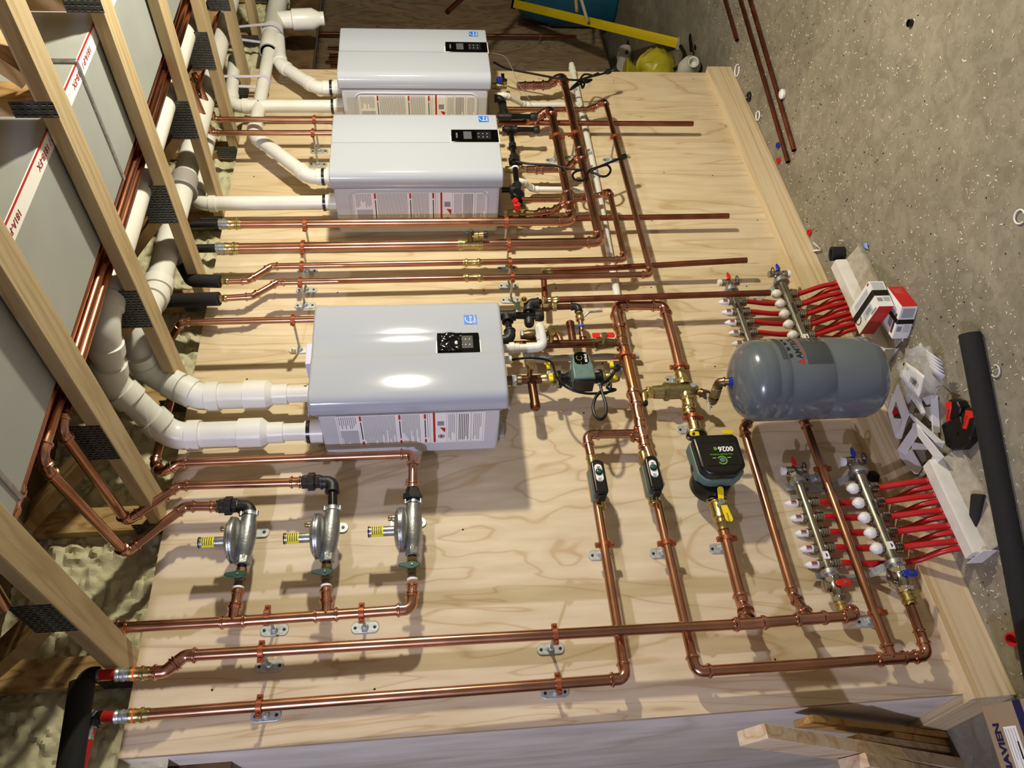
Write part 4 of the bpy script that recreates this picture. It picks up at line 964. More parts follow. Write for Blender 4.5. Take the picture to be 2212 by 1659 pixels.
aA, zA = ang(1735, 788); aB, zB = ang(1727, 735)
al, ah = aA, max(aB, aA+.45)
zz = zA-.008
for i in range(26):
    z = zz-.012-i*.0034; e = rs.uniform(.55, 1); cyl(tp_, al, z, z-.0016, al+(ah-al)*(e if rs.random() > .3 else .5), tk)
tpo = tp_.build('tank_print', None, T)
def ctext(s, z, size, m, a_start, k=1.003, bold=0):
    cu = bpy.data.curves.new('t', 'FONT'); cu.body = s; cu.size = size; cu.offset = bold
    t = bpy.data.objects.new('t', cu); C.objects.link(t); me = bpy.data.meshes.new_from_object(t); bpy.data.objects.remove(t)
    Lp = parent_loc(tpo)
    for v in me.vertices: v.co = onT(a_start+v.co.x/R, z+v.co.y, k)-Lp
    me.materials.clear(); me.materials.append(m); o = bpy.data.objects.new('lettering', me); C.objects.link(o); o.parent = tpo; return o
ctext('AMTROL', zz+.002, .030, tk, al+.16, bold=.0008)
tri = MB(); 
for s0, s1 in ((.0,.135),): tri.add([onT(al+.0,zz-.001,1.003), onT(al+.15,zz-.001,1.003), onT(al+.075,zz+.026,1.003), onT(al+.045,zz+.005,1.0035), onT(al+.105,zz+.005,1.0035), onT(al+.075,zz+.016,1.0035)], [(0,1,4,3),(1,2,5,4),(2,0,3,5)], redprint)
cyl(tri, al+.16, zz-.006, zz-.003, ah+.1, redprint, 1.003); tri.build('maker_mark', None, tpo)
ib = MB()
for i in range(4):
    w0 = al+.2+i*.22; cyl(ib, w0, zz+.034, zz+.045, w0+.10, tk)
for i in range(5): cyl(ib, al+.15, zz+.052+i*.004, zz+.054+i*.004, ah-.05, tk)
ib.build('small_marks', None, tpo)
# ================= circulators =================
def yhandle(root, base, dirs, L, w, m=yellow):
    pass
def paddle(root, a, d, L, w, n=-Y, th=.0025, m=None, name='handle'):
    """rounded flat lever from a along d"""
    d = V(d).normalized(); n = V(n).normalized(); s = d.cross(n); p = [(0,-w*.42),(L-w/2,-w/2)]
    for i in range(1, 8):
        t = -math.pi/2+math.pi*i/8; p.append((L-w/2+w/2*math.cos(t), w/2*math.sin(t)))
    p += [(L-w/2,w/2),(0,w*.42)]
    return MB().prism(p, a, d, s, n*th).build(name, m or yellow, root, bevel=.0008)
# large circulator
K = thing('circulator_pump', 'large black circulator with green dial and white 0026 lettering', 'pump', P(1548,1010,.1))
z0, z1, x0, x1 = .674, .845, 1.226, 1.386
zc_ = .768
base = [(x1-.012,z0+.004),(x1,z0+.02),(x1,z1-.02),(x1-.012,z1-.003),(x0+.028,z1-.008),(x0+.006,z1-.03),(x0,z1-.05),(x0,z0+.045),(x0+.03,z0+.004)]
def body(name, o, y0, y1, poly, m, bev):
    return MB().prism(poly, (0,y0,0), X, Z, Y*(y1-y0)).build(name, m, K, bevel=bev, seg=3)
body('rear_housing', 0, -.165, -.115, [(x*1+(.0), z) for x, z in base], tealgrey, .006)
cov = body('front_cover', 0, -.200, -.160, [((x-1.305)*.96+1.308, (z-zc_+.006)*.96+zc_-.006) for x, z in base], blackp, .010)
mb = MB()
for i in range(5): MB().rev((x1+.0,-.178,z0+.035+i*.026), X, [(-.01,.007),(.004,.007),(.006,.005)], 12).build('cover_rib', blackp, K)
lx0, lx1, lz0, lz1 = 1.264, 1.352, .698, .812
MB().bx((lx0,-.2006,lz0),(lx1,-.199,lz1)).build('face_label', panelgloss, cov, bevel=.0)
fr = MB()
for a, b in (((lx0,lz0),(lx1,lz0)),((lx1,lz0),(lx1,lz1)),((lx1,lz1),(lx0,lz1)),((lx0,lz1),(lx0,lz0))): fr.tube([(a[0],-.2005,a[1]),(b[0],-.2005,b[1])], .0009, 6)
fr.build('label_rim', blackp, cov)
t_ = text('0026', (1.326,-.2010,.736), Z, -X, .026, whitep, cov, bold=.0007, ext=.0002)
text('e', (1.326,-.2010,.7705), Z, -X, .026, greenprint, cov, bold=.0005, ext=.0002)
text('Taco Comfort Solutions', (1.305,-.2010,.755), Z, -X, .0078, greenprint, cov, bold=.0001, ext=.0001)
dg = MB(); cx_, cz_ = 1.283, .757
for i in range(16):
    a, b = [math.radians(-60+300*(i+k)/16)+math.pi/2-math.pi/2+math.radians(90) for k in (0, 1)]
    q = [(cx_+r*math.cos(t+math.pi/2), -.2009, cz_+r*math.sin(t+math.pi/2)) for t, r in ((a,.0125),(b,.0125),(b,.0165),(a,.0165))]; dg.quad(*q, greenprint)
dg.build('dial_scale', None, cov)
MB().rev((cx_,-.2003,cz_), -Y, [(0,.009),(.003,.009),(.0035,.008)], 20).build('dial_knob', tealgrey, cov)
for s in (-1, 1): MB().quad((1.293,-.2008,cz_+s*.019),(1.293,-.2008,cz_+s*.031),(1.2915,-.2008,cz_+s*.031),(1.2915,-.2008,cz_+s*.019)).build('dial_print', whitep, cov)
MB().rev((1.30,-.135,.775), Y, [(-.03,.055),(-.01,.062),(.0,.066),(.03,.062),(.07,.045),(.10,.02)], 36).build('motor_housing', blackp, K)
MB().rev((1.265,-.085,.772), Y, [(-.045,.062),(-.035,.066),(.02,.066),(.035,.05)], 40).build('volute', mat('pump_volute', (.07,.07,.075), .3, .3), K)
for s, (u, v) in ((1,(1503,935)),(-1,(1548,1080))):
    c = P(u,v,.08)
    MB().prism([(.036*math.cos(a)*1.0, .026*math.sin(a)) for a in [i*math.pi/10 for i in range(20)]], c-X*s*.006, Z, Y, X*s*.010).build('flange', brass_dull, K, bevel=.0015)
    MB().prism([(.038*math.cos(a)*1.0, .028*math.sin(a)) for a in [i*math.pi/10 for i in range(20)]], c-X*s*.018, Z, Y, X*s*.010).build('pump_flange', blackp, K, bevel=.0015)
    for q in (-1, 1): MB().hexa(c+Z*q*.030-X*s*.022, X*s, .0065, .036).build('bolt', zinc, K)
MB().tube([(1.19,-.08,.768),(1.40,-.08,.772)], .024, 20).build('volute_neck', mat('pump_volute', (.07,.07,.075), .3, .3), K)
fv = thing('flange_valve', 'brass isolation valve with two yellow paddles under the large black circulator', 'valve', P(1553,1110,.08), 'isolation valves of the large circulator')
fa, fb = P(1549,1087,.08), P(1563,1146,.08); dd = (fb-fa).normalized(); LL = (fb-fa).length
MB().rev(fa, dd, [(0,.034),(.004,.034),(.006,.029),(LL*.18,.0285),(LL*.4,.026),(LL*.5,.028),(LL*.58,.028),(LL*.62,.020),(LL*.72,.020),(LL*.74,.0225),(LL*.8,.0225),(LL*.84,.0195),(LL,.0195)], 26).build('valve_body', brass, fv)
MB().hexa(fa+dd*LL*.46, dd, .027, .014).build('valve_nut', brass, fv, bevel=.002)
st_ = P(1556,1088,.118)
MB().rev(st_+Y*.02, -Y, [(0,.008),(.030,.008),(.030,.0105),(.038,.0105)], 14).build('stem', zinc, fv)
h1_ = paddle(fv, st_-Y*.014+X*.006, P(1553,1045,.15)-P(1555,1075,.14), .046, .022); h2_ = paddle(fv, st_-Y*.014-X*.014-Z*.004, P(1577,1130,.15)-P(1563,1095,.14), .066, .025)
f_ = MB(); hc = P(1554,1054,.1462)
for s in (-1, 1): f_.bx(hc+V((.004,-.0,s*.004))-V((.0008,.0004,.0008)), hc+V((.004,0,s*.004))+V((.002,0,.0008)))
f_.build('sad_face_print', darkprint, h1_)
text('Webstone', P(1573,1119,.1605)+V((0,-.001,0)), (P(1577,1133,.16)-P(1571,1103,.16)), Z, .0085, darkprint, h2_, bold=.0002, ext=.0001)
fv2 = thing('flange_valve', 'yellow handled isolation valve peeking out over the large black circulator', 'valve', P(1500,930,.08), 'isolation valves of the large circulator')
MB().tube([P(1499,915,.08), P(1505,940,.08)], .0215, 22).build('valve_body', brass, fv2)
paddle(fv2, P(1510,937,.125), Z, .034, .020); paddle(fv2, P(1560,934,.14), -Z, .04, .018)
MB().rev(P(1498,938,.135), -Y, [(0,.005),(.006,.005)], 8).build('stem', darkprint, fv2)
# two small circulators
def smallpump(lab, xt, xb, zc, u):
    t = thing('circulator_pump', lab, 'pump', ((xt+xb)/2, -.08, zc), 'small black circulators')
    L = xt-xb; xm = (xt+xb)/2
    def cap(w, hx):      # capsule outline in (x, z)
        p = []
        for i in range(9): a = -math.pi/2+math.pi*i/8; p.append((hx-w*.75+w*.75*math.cos(a), w*math.sin(a)))
        return p+[(-hx+.012, w),(-hx,w*.82),(-hx,-w*.82),(-hx+.012,-w)]
    MB().prism(cap(.0245, L/2-.002), (xm,-.108,zc), X, Z, Y*.030).build('motor_housing', tealgrey, t, bevel=.004, seg=3)
    cvr = MB().prism(cap(.0225, L/2), (xm,-.150,zc), X, Z, Y*.044).build('front_cover', blackp, t, bevel=.007, seg=4)
    lp = []
    for i in range(13): a = -math.pi/2+math.pi*i/12; lp.append((.012+.0125*math.cos(a), .0125*math.sin(a)))
    for i in range(13): a = math.pi/2+math.pi*i/12; lp.append((-.028+.0125*math.cos(a), .0125*math.sin(a)))
    lp = [(x_+.010+.01, z_) for x_, z_ in lp]
    lb = MB().prism(lp, (xm,-.1512,zc), X, Z, Y*.0015).build('face_label', whitep, cvr)
    MB().rev((xm+.014,-.151,zc), -Y, [(0,.0118),(.004,.0118),(.0042,.010)], 24).build('dial_ring', blackp, cvr)
    MB().rev((xm+.014,-.1545,zc), -Y, [(0,.0085),(.004,.0085),(.005,.007)], 20).build('dial_knob', mat('knob_teal', (.06,.33,.30), .3), cvr)
    ml = MB()
    for i in range(3): ml.quad((xm+.034-i*.0016,-.1518,zc-.006+i*.001),(xm+.034-i*.0016,-.1518,zc+.004),(xm+.0332-i*.0016,-.1518,zc+.004),(xm+.0332-i*.0016,-.1518,zc-.006+i*.001), darkprint)
    for i in range(7): ml.quad((xm-.008-i*.0022,-.1518,zc-.007+(i%3)*.002),(xm-.008-i*.0022,-.1518,zc+.007-(i%2)*.002),(xm-.009-i*.0022,-.1518,zc+.007-(i%2)*.002),(xm-.009-i*.0022,-.1518,zc-.007+(i%3)*.002), greyprint)
    ml.build('label_print', None, lb)
    tl = MB().prism([(-.012,0),(-.010,.004),(-.004,.0065),(.004,.0065),(.010,.004),(.012,0)], (xb+.012,-.1485,zc), Z, X, Y*.002).build('terminal_label', greyprint, cvr)
    dk = MB()
    for s in (-1, 0, 1): dk.rev((xb+.015,-.1487,zc+s*.006), -Y, [(0,.0012),(.0004,.0012)], 8)
    dk.build('terminal_mark', darkprint, tl)
    MB().bx((xb-.010,-.142,zc-.013),(xb+.004,-.112,zc+.013)).build('cable_clip', blackp, t, bevel=.002)
    MB().rev((xt+.056,-.079,zc), -X, [(0,.0165),(.004,.0195),(.01,.0195),(.012,.0170),(.054,.018),(.065,.026),(L+.042,.026),(L+.054,.019),(L+.064,.0170),(L+.066,.0195),(L+.072,.0195),(L+.076,.0165)], 24).build('pump_body', brass, t)
    return t
smallpump('smaller left circulator of the pair with a green dial on a white label', 1.338, 1.209, 1.160, 0)
smallpump('smaller right circulator of the pair with a green dial on a white label', 1.345, 1.216, .976, 0)
# lever circulator beside the lowest boiler
Q = thing('circulator_pump', 'grey green circulator lettered 0015, its cord looped below', 'pump', P(1262,800,.1))
yz = -.10; ax_ = 1.712
zL, zR = P(1205,819,.10).z, P(1300,817,.10).z
zm = 1.162
MB().rev((ax_,yz,zL+.002), -Z, [(0,.022),(.03,.02),(.05,.034),(.10,.034),(.125,.02),(zL-zR,.022)], 28).build('volute', blackp, Q)
MB().rev((ax_+.0,yz+.01,zm), -Y, [(0,.036),(.05,.040),(.075,.040)], 32).build('motor_housing', tealgrey, Q)
bx0, bx1, bz0, bz1 = 1.641, 1.762, 1.122, 1.200
pl = [(bx1,bz0+.022),(bx1,bz1-.022),(bx1-.012,bz1-.008),(bx0+.075,bz1-.004),(bx0+.055,bz1),(bx0,bz1),(bx0,bz0),(bx0+.055,bz0),(bx0+.075,bz0+.004),(bx1-.012,bz0+.008)]
MB().prism(pl, (0,-.196,0), X, Z, Y*.05).build('control_box', tealgrey, Q, bevel=.006, seg=3)
MB().bx((bx0-.006,-.190,bz0+.002),(bx0+.012,-.120,bz1-.002)).build('terminal_box', blackp, Q, bevel=.004, seg=2)
lbp = [(.0,-.026),(.03,-.026),(.042,-.018),(.046,0),(.042,.018),(.03,.026),(.0,.026),(-.010,.018),(-.012,0),(-.010,-.018)]
lb = MB().prism(lbp, (bx0+.073,-.1975,zm), X, Z, Y*.003).build('face_label', panelgloss, Q, bevel=.001)
text('0015e3', (bx0+.088,-.1981,zm-.016), X, Z, .0125, whitep, lb, bold=.0004, ext=.0001)
ri = MB()
for i in range(14):
    a, b = math.radians(30+290*i/14), math.radians(30+290*(i+1)/14); ri.quad(*[(bx0+.090+r_*math.cos(t), -.1979, zm+.008+r_*math.sin(t)) for t, r_ in ((a,.0095),(b,.0095),(b,.0108),(a,.0108))], mat('dial_lime', (.65,.75,.35), .4))
ri.build('dial_ring', None, lb)
text('Taco', (bx0+.066,-.1979,zm+.004), X, Z, .006, greenprint, lb, ext=.0001)
for z_, s in ((zL,1),(zR,-1)):
    MB().prism([(.034*math.cos(a), .026*math.sin(a)) for a in [i*math.pi/10 for i in range(20)]], (ax_,yz,z_+s*.001), X, Y, Z*s*.009).build('flange', brass_dull, Q, bevel=.0015)
    MB().prism([(.036*math.cos(a), .028*math.sin(a)) for a in [i*math.pi/10 for i in range(20)]], (ax_,yz,z_-s*.011), X, Y, Z*s*.010).build('pump_flange', blackp, Q, bevel=.0015)
    for q in (-1, 1): MB().hexa(V((ax_+q*.028,yz,z_-s*.02)), Z*s, .006, .04).build('bolt', zinc, Q)
def leverv(lab, c):
    t = thing('flange_valve', lab, 'valve', c, 'isolation valves of the lever circulator')
    MB().rev(c+Z*.03, -Z, [(0,.016),(.008,.019),(.02,.021),(.04,.021),(.052,.019),(.06,.016)], 10).build('valve_body', brass_dull, t)
    MB().rev(c, -Y, [(0,.009),(.034,.009),(.034,.006),(.040,.006)], 12).build('stem', zinc, t)
    MB().prism([(-.010,-.005),(.03,-.005),(.03,.005),(-.010,.005)], c-Y*.030, X, Z, -Y*.002).build('handle_plate', zinc, t)
    a = MB().bx(c+V((.016,-.046,-.007)), c+V((.040,-.034,.007)), yellow).bx(c+V((.034,-.046,-.001)), c+V((.041,-.038,.014))).build('yellow_grip', yellow, t, bevel=.002)
    b = MB().bx(c+V((-.038,-.044,-.012)), c+V((-.008,-.032,.004))).build('yellow_grip', yellow, t, bevel=.002)
    text('N', c+V((-.022,-.0445,-.004)), Z, -X, .012, mat('handle_print', (.45,.40,.05), .6), b, ext=.0001); return t
cl = P(1184,818,.10); cr_ = P(1320,815,.10)
leverv('isolation valve with yellow grips between the lowest boiler and the lever circulator', cl)
leverv('isolation valve with yellow grips between the lever circulator and the stout header', cr_)
MB_ = thing('boiler_outlet', 'brown tee with a capped side stub on the lower outlet of the lowest boiler', 'pipe fittings', P(1110,821,.10))
o0 = P(1086,822,.10)
MB().tube([o0, P(1112,821.5,.10)], .017, 16).build('nipple', bronze, MB_); MB().hexa(P(1105,821.6,.10), -Z, .024, .018).build('hex_nut', zinc, MB_, bevel=.002)
MB().rev(P(1116,821.5,.10), -Z, [(0,.0165),(.006,.019),(.018,.019),(.02,.0165)], 18).build('collar', bronze, MB_)
MB().tube([P(1118,821,.10), P(1175,819,.10)], .0165, 18).build('tee', mat('copper_brown2', (.45,.30,.22), .35, .95, .25, 30), MB_)
MB().tube([P(1148,822,.10), P(1157,878,.10)], .0162, 18).build('capped_stub', mat('copper_brown2', (.45,.30,.22), .35, .95, .25, 30), MB_); MB().rev(P(1155.5,870,.10), -X, [(0,.018),(.022,.018),(.027,.014),(.029,0.004)], 20).build('stub_cap', mat('copper_brown2', (.45,.30,.22), .35, .95, .25, 30), MB_)
def purge(lab, c, up=-Y):
    t = thing('purge_valve', lab, 'valve', c, 'brass purge caps'); 
    MB().rev(c, up, [(0,.010),(.02,.010),(.03,.012),(.045,.016),(.052,.0185),(.064,.0185),(.066,.0165)], 22).build('cap', brass, t); return t
purge('round brass purge cap on the lower outlet of the lowest boiler', P(1143,817,.10)+V((0,-.012,0)), (.15,-1,.0))
purge('round brass purge cap on the brown copper return line', P(1189,742,.10)+V((0,-.012,0)), (.1,-1,.0))
# cable of lever circulator
tag(MB().tube(smooth(PP([(1094,779,.12),(1130,774,.13),(1160,774,.14),(1190,782,.17),(1202,812,.19),(1225,837,.19),(1260,849,.18),(1300,849,.17),(1330,842,.16),(1345,850,.16)])[:9]+PP([(1311,838,.17),(1319,828,.175),(1318,842,.175),(1308,850,.175),(1297,848,.175)]), 7), .0045, 8).build('pump_cable', cable), 'black cable from the lowest boiler to the lever circulator', 'cable')
cord('thick black cord loop hanging under the lever circulator', PP([(1297,846,.18),(1286,860,.18),(1281,880,.18),(1286,898,.18),(1297,906,.18),(1308,896,.18),(1309,875,.18),(1303,855,.18),(1298,832,.18),(1312,822,.18),(1322,812,.17),(1328,802,.17)]), P(1334,795,.16)-P(1328,802,.17), r=.0055)
# upper water line of the lowest boiler
R1 = thing('return_line', 'brown copper line from the lowest boiler with a ball valve into the stout header', 'copper pipe', P(1115,745,.10))
cb2 = mat('copper_brown2', (.45,.30,.22), .35, .95, .25, 30)
MB().tube([P(1088,746,.10), P(1280,741.5,.10)], .0160, 18).build('pipe', cb2, R1)
MB().tube([P(1238,742,.10), P(1231.5,697,.10)], .0152, 18).build('capped_stub', cb2, R1); MB().rev(P(1233,708,.10), X, [(0,.0168),(.024,.0168),(.03,.012),(.032,.003)], 20).build('stub_cap', cb2, R1)
MB().tube(fil([P(1168,719,.11), P(1206,718,.11), P(1212,742,.10)], .03), .0118, 14).build('bent_tube', copper, R1)
MB().rev(P(1172,719,.11), Z, [(-.03,.013),(-.02,.013),(-.018,.0155),(-.006,.0155),(0,.013),(.03,.0145),(.034,.0145)], 18).build('adapter', bronze, R1)
BV = thing('ball_valve', 'brown ball valve with a red butterfly handle beside the stout header', 'valve', P(1297,742,.10))
bz = P(1278,742,.10)
MB().rev(bz, -Z, [(0,.0190),(.012,.0190),(.014,.0165),(.02,.022),(.045,.0225),(.06,.019),(.075,.0165),(.098,.014)], 12).build('valve_body', bronze, BV)
MB().rev(P(1303,740,.12), (.2,-1,0), [(0,.009),(.03,.009),(.032,.012),(.04,.012)], 12).build('stem', brass_dull, BV)
hb = P(1303,725,.15)
for s in (-1, 1): MB().prism([(.004,-.007),(.012,-.011),(.040,-.012),(.044,0),(.040,.012),(.012,.011),(.004,.007)], hb, Z*s, X, -Y*.005).build('red_wing', redh, BV, bevel=.002)
MB().bx(hb+V((-.012,.003,-.014)), hb+V((.010,-.007,.014))).build('handle_plate', brass_dull, BV, bevel=.002)
F1 = thing('fill_line', 'brass fill line with a silver lever valve beyond the lowest boiler', 'water line', P(1160,664,.11))
MB().tube([P(1150,665,.11), P(1235,662.5,.11)], .0115, 16).build('pipe', cb2, F1)
for u, k, m in ((1160,.0155,brass_dull),(1172,.018,bronze),(1192,.0185,brass)): MB().hexa(P(u,664.5-(u-1160)*.03,.11), -Z, k, .018).build('hex_nut', m, F1, bevel=.0015)
MB().rev(P(1181,664,.11), -Z, [(0,.020),(.006,.020)], 18).build('white_ring', whitep, F1)
ironel(F1, P(1249,662,.11), -Z, (P(1257,735,.10)-P(1249,662,.11)), .0118, 'bronze_elbow')
F1.children[-1].data.materials[0] = bronze
MB().tube([P(1251,675,.11), P(1261,740,.10)], .0105, 16).build('pipe', copper, F1)
MB().rev(P(1251,676,.11), P(1261,740,.10)-P(1251,676,.11), [(0,.014),(.01,.014),(.014,.017),(.035,.017),(.04,.013)], 8).build('valve_body', brass, F1)
MB().rev(P(1255,704,.108), P(1261,740,.10)-P(1251,676,.11), [(0,.0135),(.006,.0135)], 16).build('blue_ring', blueprint, F1)
MB().rev(P(1257,716,.105), P(1261,740,.10)-P(1251,676,.11), [(0,.0125),(.004,.014),(.012,.014),(.014,.0118),(.022,.0118),(.024,.014),(.032,.014)], 16).build('coupling', copper_bright, F1)
MB().tube(fil([P(1262,684,.14), P(1272,674,.15), P(1301,672,.15)], .012), .0042, 10).build('silver_lever', zinc, F1)
RV = thing('relief_valve', 'bronze relief valve with a white elbow tube beside the lowest boiler', 'valve', P(1140,722,.12))
MB().rev(P(1124,724,.12), -Z, [(0,.015),(.02,.017),(.03,.020),(.055,.020),(.07,.014)], 12).build('valve_body', bronze, RV)
paddle(RV, P(1127,710,.15), P(1129,734,.15)-P(1127,710,.15), .035, .010, m=zinc, name='lever')
# green gas cock + iron tree
GV = thing('gas_valve', 'green handled gas cock tucked by the upper corner of the lowest boiler', 'valve', P(1123,660,.12))
MB().rev(P(1130,657,.12), (-.3,-1,0), [(0,.012),(.03,.0135),(.04,.0135),(.04,.010),(.02,.009)], 16).build('hose_end', brass, GV)
paddle(GV, P(1118,655,.16), P(1120,676,.16)-P(1118,655,.16), .034, .014, m=greenh)
I3 = thing('iron_gas_fitting', 'black iron gas tree with a large elbow beside the lowest boiler', 'iron pipe', P(1095,682,.13), 'black iron gas fittings by the lowest boiler')
r = .0165; a_ = P(1094,681,.13); b_ = P(1104,732,.13)
irontee(I3, a_, Z, b_-a_, r); ironrun(I3, a_, P(1160,682.5,.13), r*.85); ironcap(I3, P(1156,682.5,.13), -Z, r*.95); ironrun(I3, a_, b_, r*.8)
ironel(I3, b_, b_-a_, V((0,.2,1)), r)
e_ = P(1150,655,.13); ironrun(I3, P(1143,700,.11), P(1141,662,.13), r*.9); ironel(I3, P(1142,656,.13), P(1142,656,.13)-P(1143,690,.12), -Z, r*1.05); ironrun(I3, P(1150,654,.13), P(1168,652,.125), r*.75)
MB().rev(P(1143,690,.12), P(1144,715,.12)-P(1143,690,.12), [(0,.02),(.02,.02),(.03,.016)], 14).build('iron_coupling', iron, I3)
# white condensate trap of the lowest boiler
W = thing('condensate_trap', 'white plastic union and double elbow under the lowest boiler', 'drain pipe', P(1090,752,.13))
MB().rev(P(1087,753,.15), -Z, [(0,.016),(.02,.016),(.022,.022),(.034,.023),(.040,.023),(.042,.018),(.058,.018),(.06,.0155),(.09,.0155)], 12).build('union', white, W)
pvw = [P(1130,752,.15), P(1168,748,.15), P(1157,700,.15)]
MB().tube(fil([P(1122,752.6,.15), P(1175,749,.16), P(1168,706,.19), P(1152,706,.17)][:3], .02), .0155, 20).build('pipe', pvc, W)
pth = fil([P(1138,751.5,.15), P(1174,749,.155), P(1167,722,.17)], .022); MB().tube(pth, [.019]+[.0178]*(len(pth)-2)+[.019], 20).build('elbow', pvc, W)
pth = fil([P(1170,735,.165), P(1166,706,.175), P(1161,712,.10)], .018); MB().tube(pth, [.0185]+[.0178]*(len(pth)-2)+[.019], 20).build('elbow', pvc, W)
MB().tube(fil([P(1135,748,.06), P(1140,772,.05), P(1175,775,.03)], .02), .0178, 18).build('elbow', mat('pvc_shade', (.80,.80,.82), .35), W)
tag(MB().tube([P(1165,775,.03), P(1380,768,.03)], .0135, 16).build('clear_pipe', mat('clear_pipe', (.72,.70,.66), .2, 0, spec=.6)), 'greyish clear plastic pipe passing behind the lever circulator', 'plastic pipe')
PB = MB().rev(P(1090,778,.16), -Z, [(0,.014),(.014,.015),(.024,.015)], 12).build('cable_gland', white); tag(PB, 'white cable gland under the lowest boiler', 'fitting')
# vent collar fittings on the lowest boiler already built; white box on its top
bxo = thing('sensor_box', 'small pale lavender box above the lowest boiler', 'box', P(660,775,.15))
MB().bx((P(660,796,.18).x, -.205, 2.085), (P(660,752,.18).x, -.12, 2.125)).build('box_body', mat('box_lavender', (.80,.79,.88), .5), bxo, bevel=.0015)
MB().hexa(P(640,760,.14), Z, .010, .018).build('brass_nut', brass, bxo)
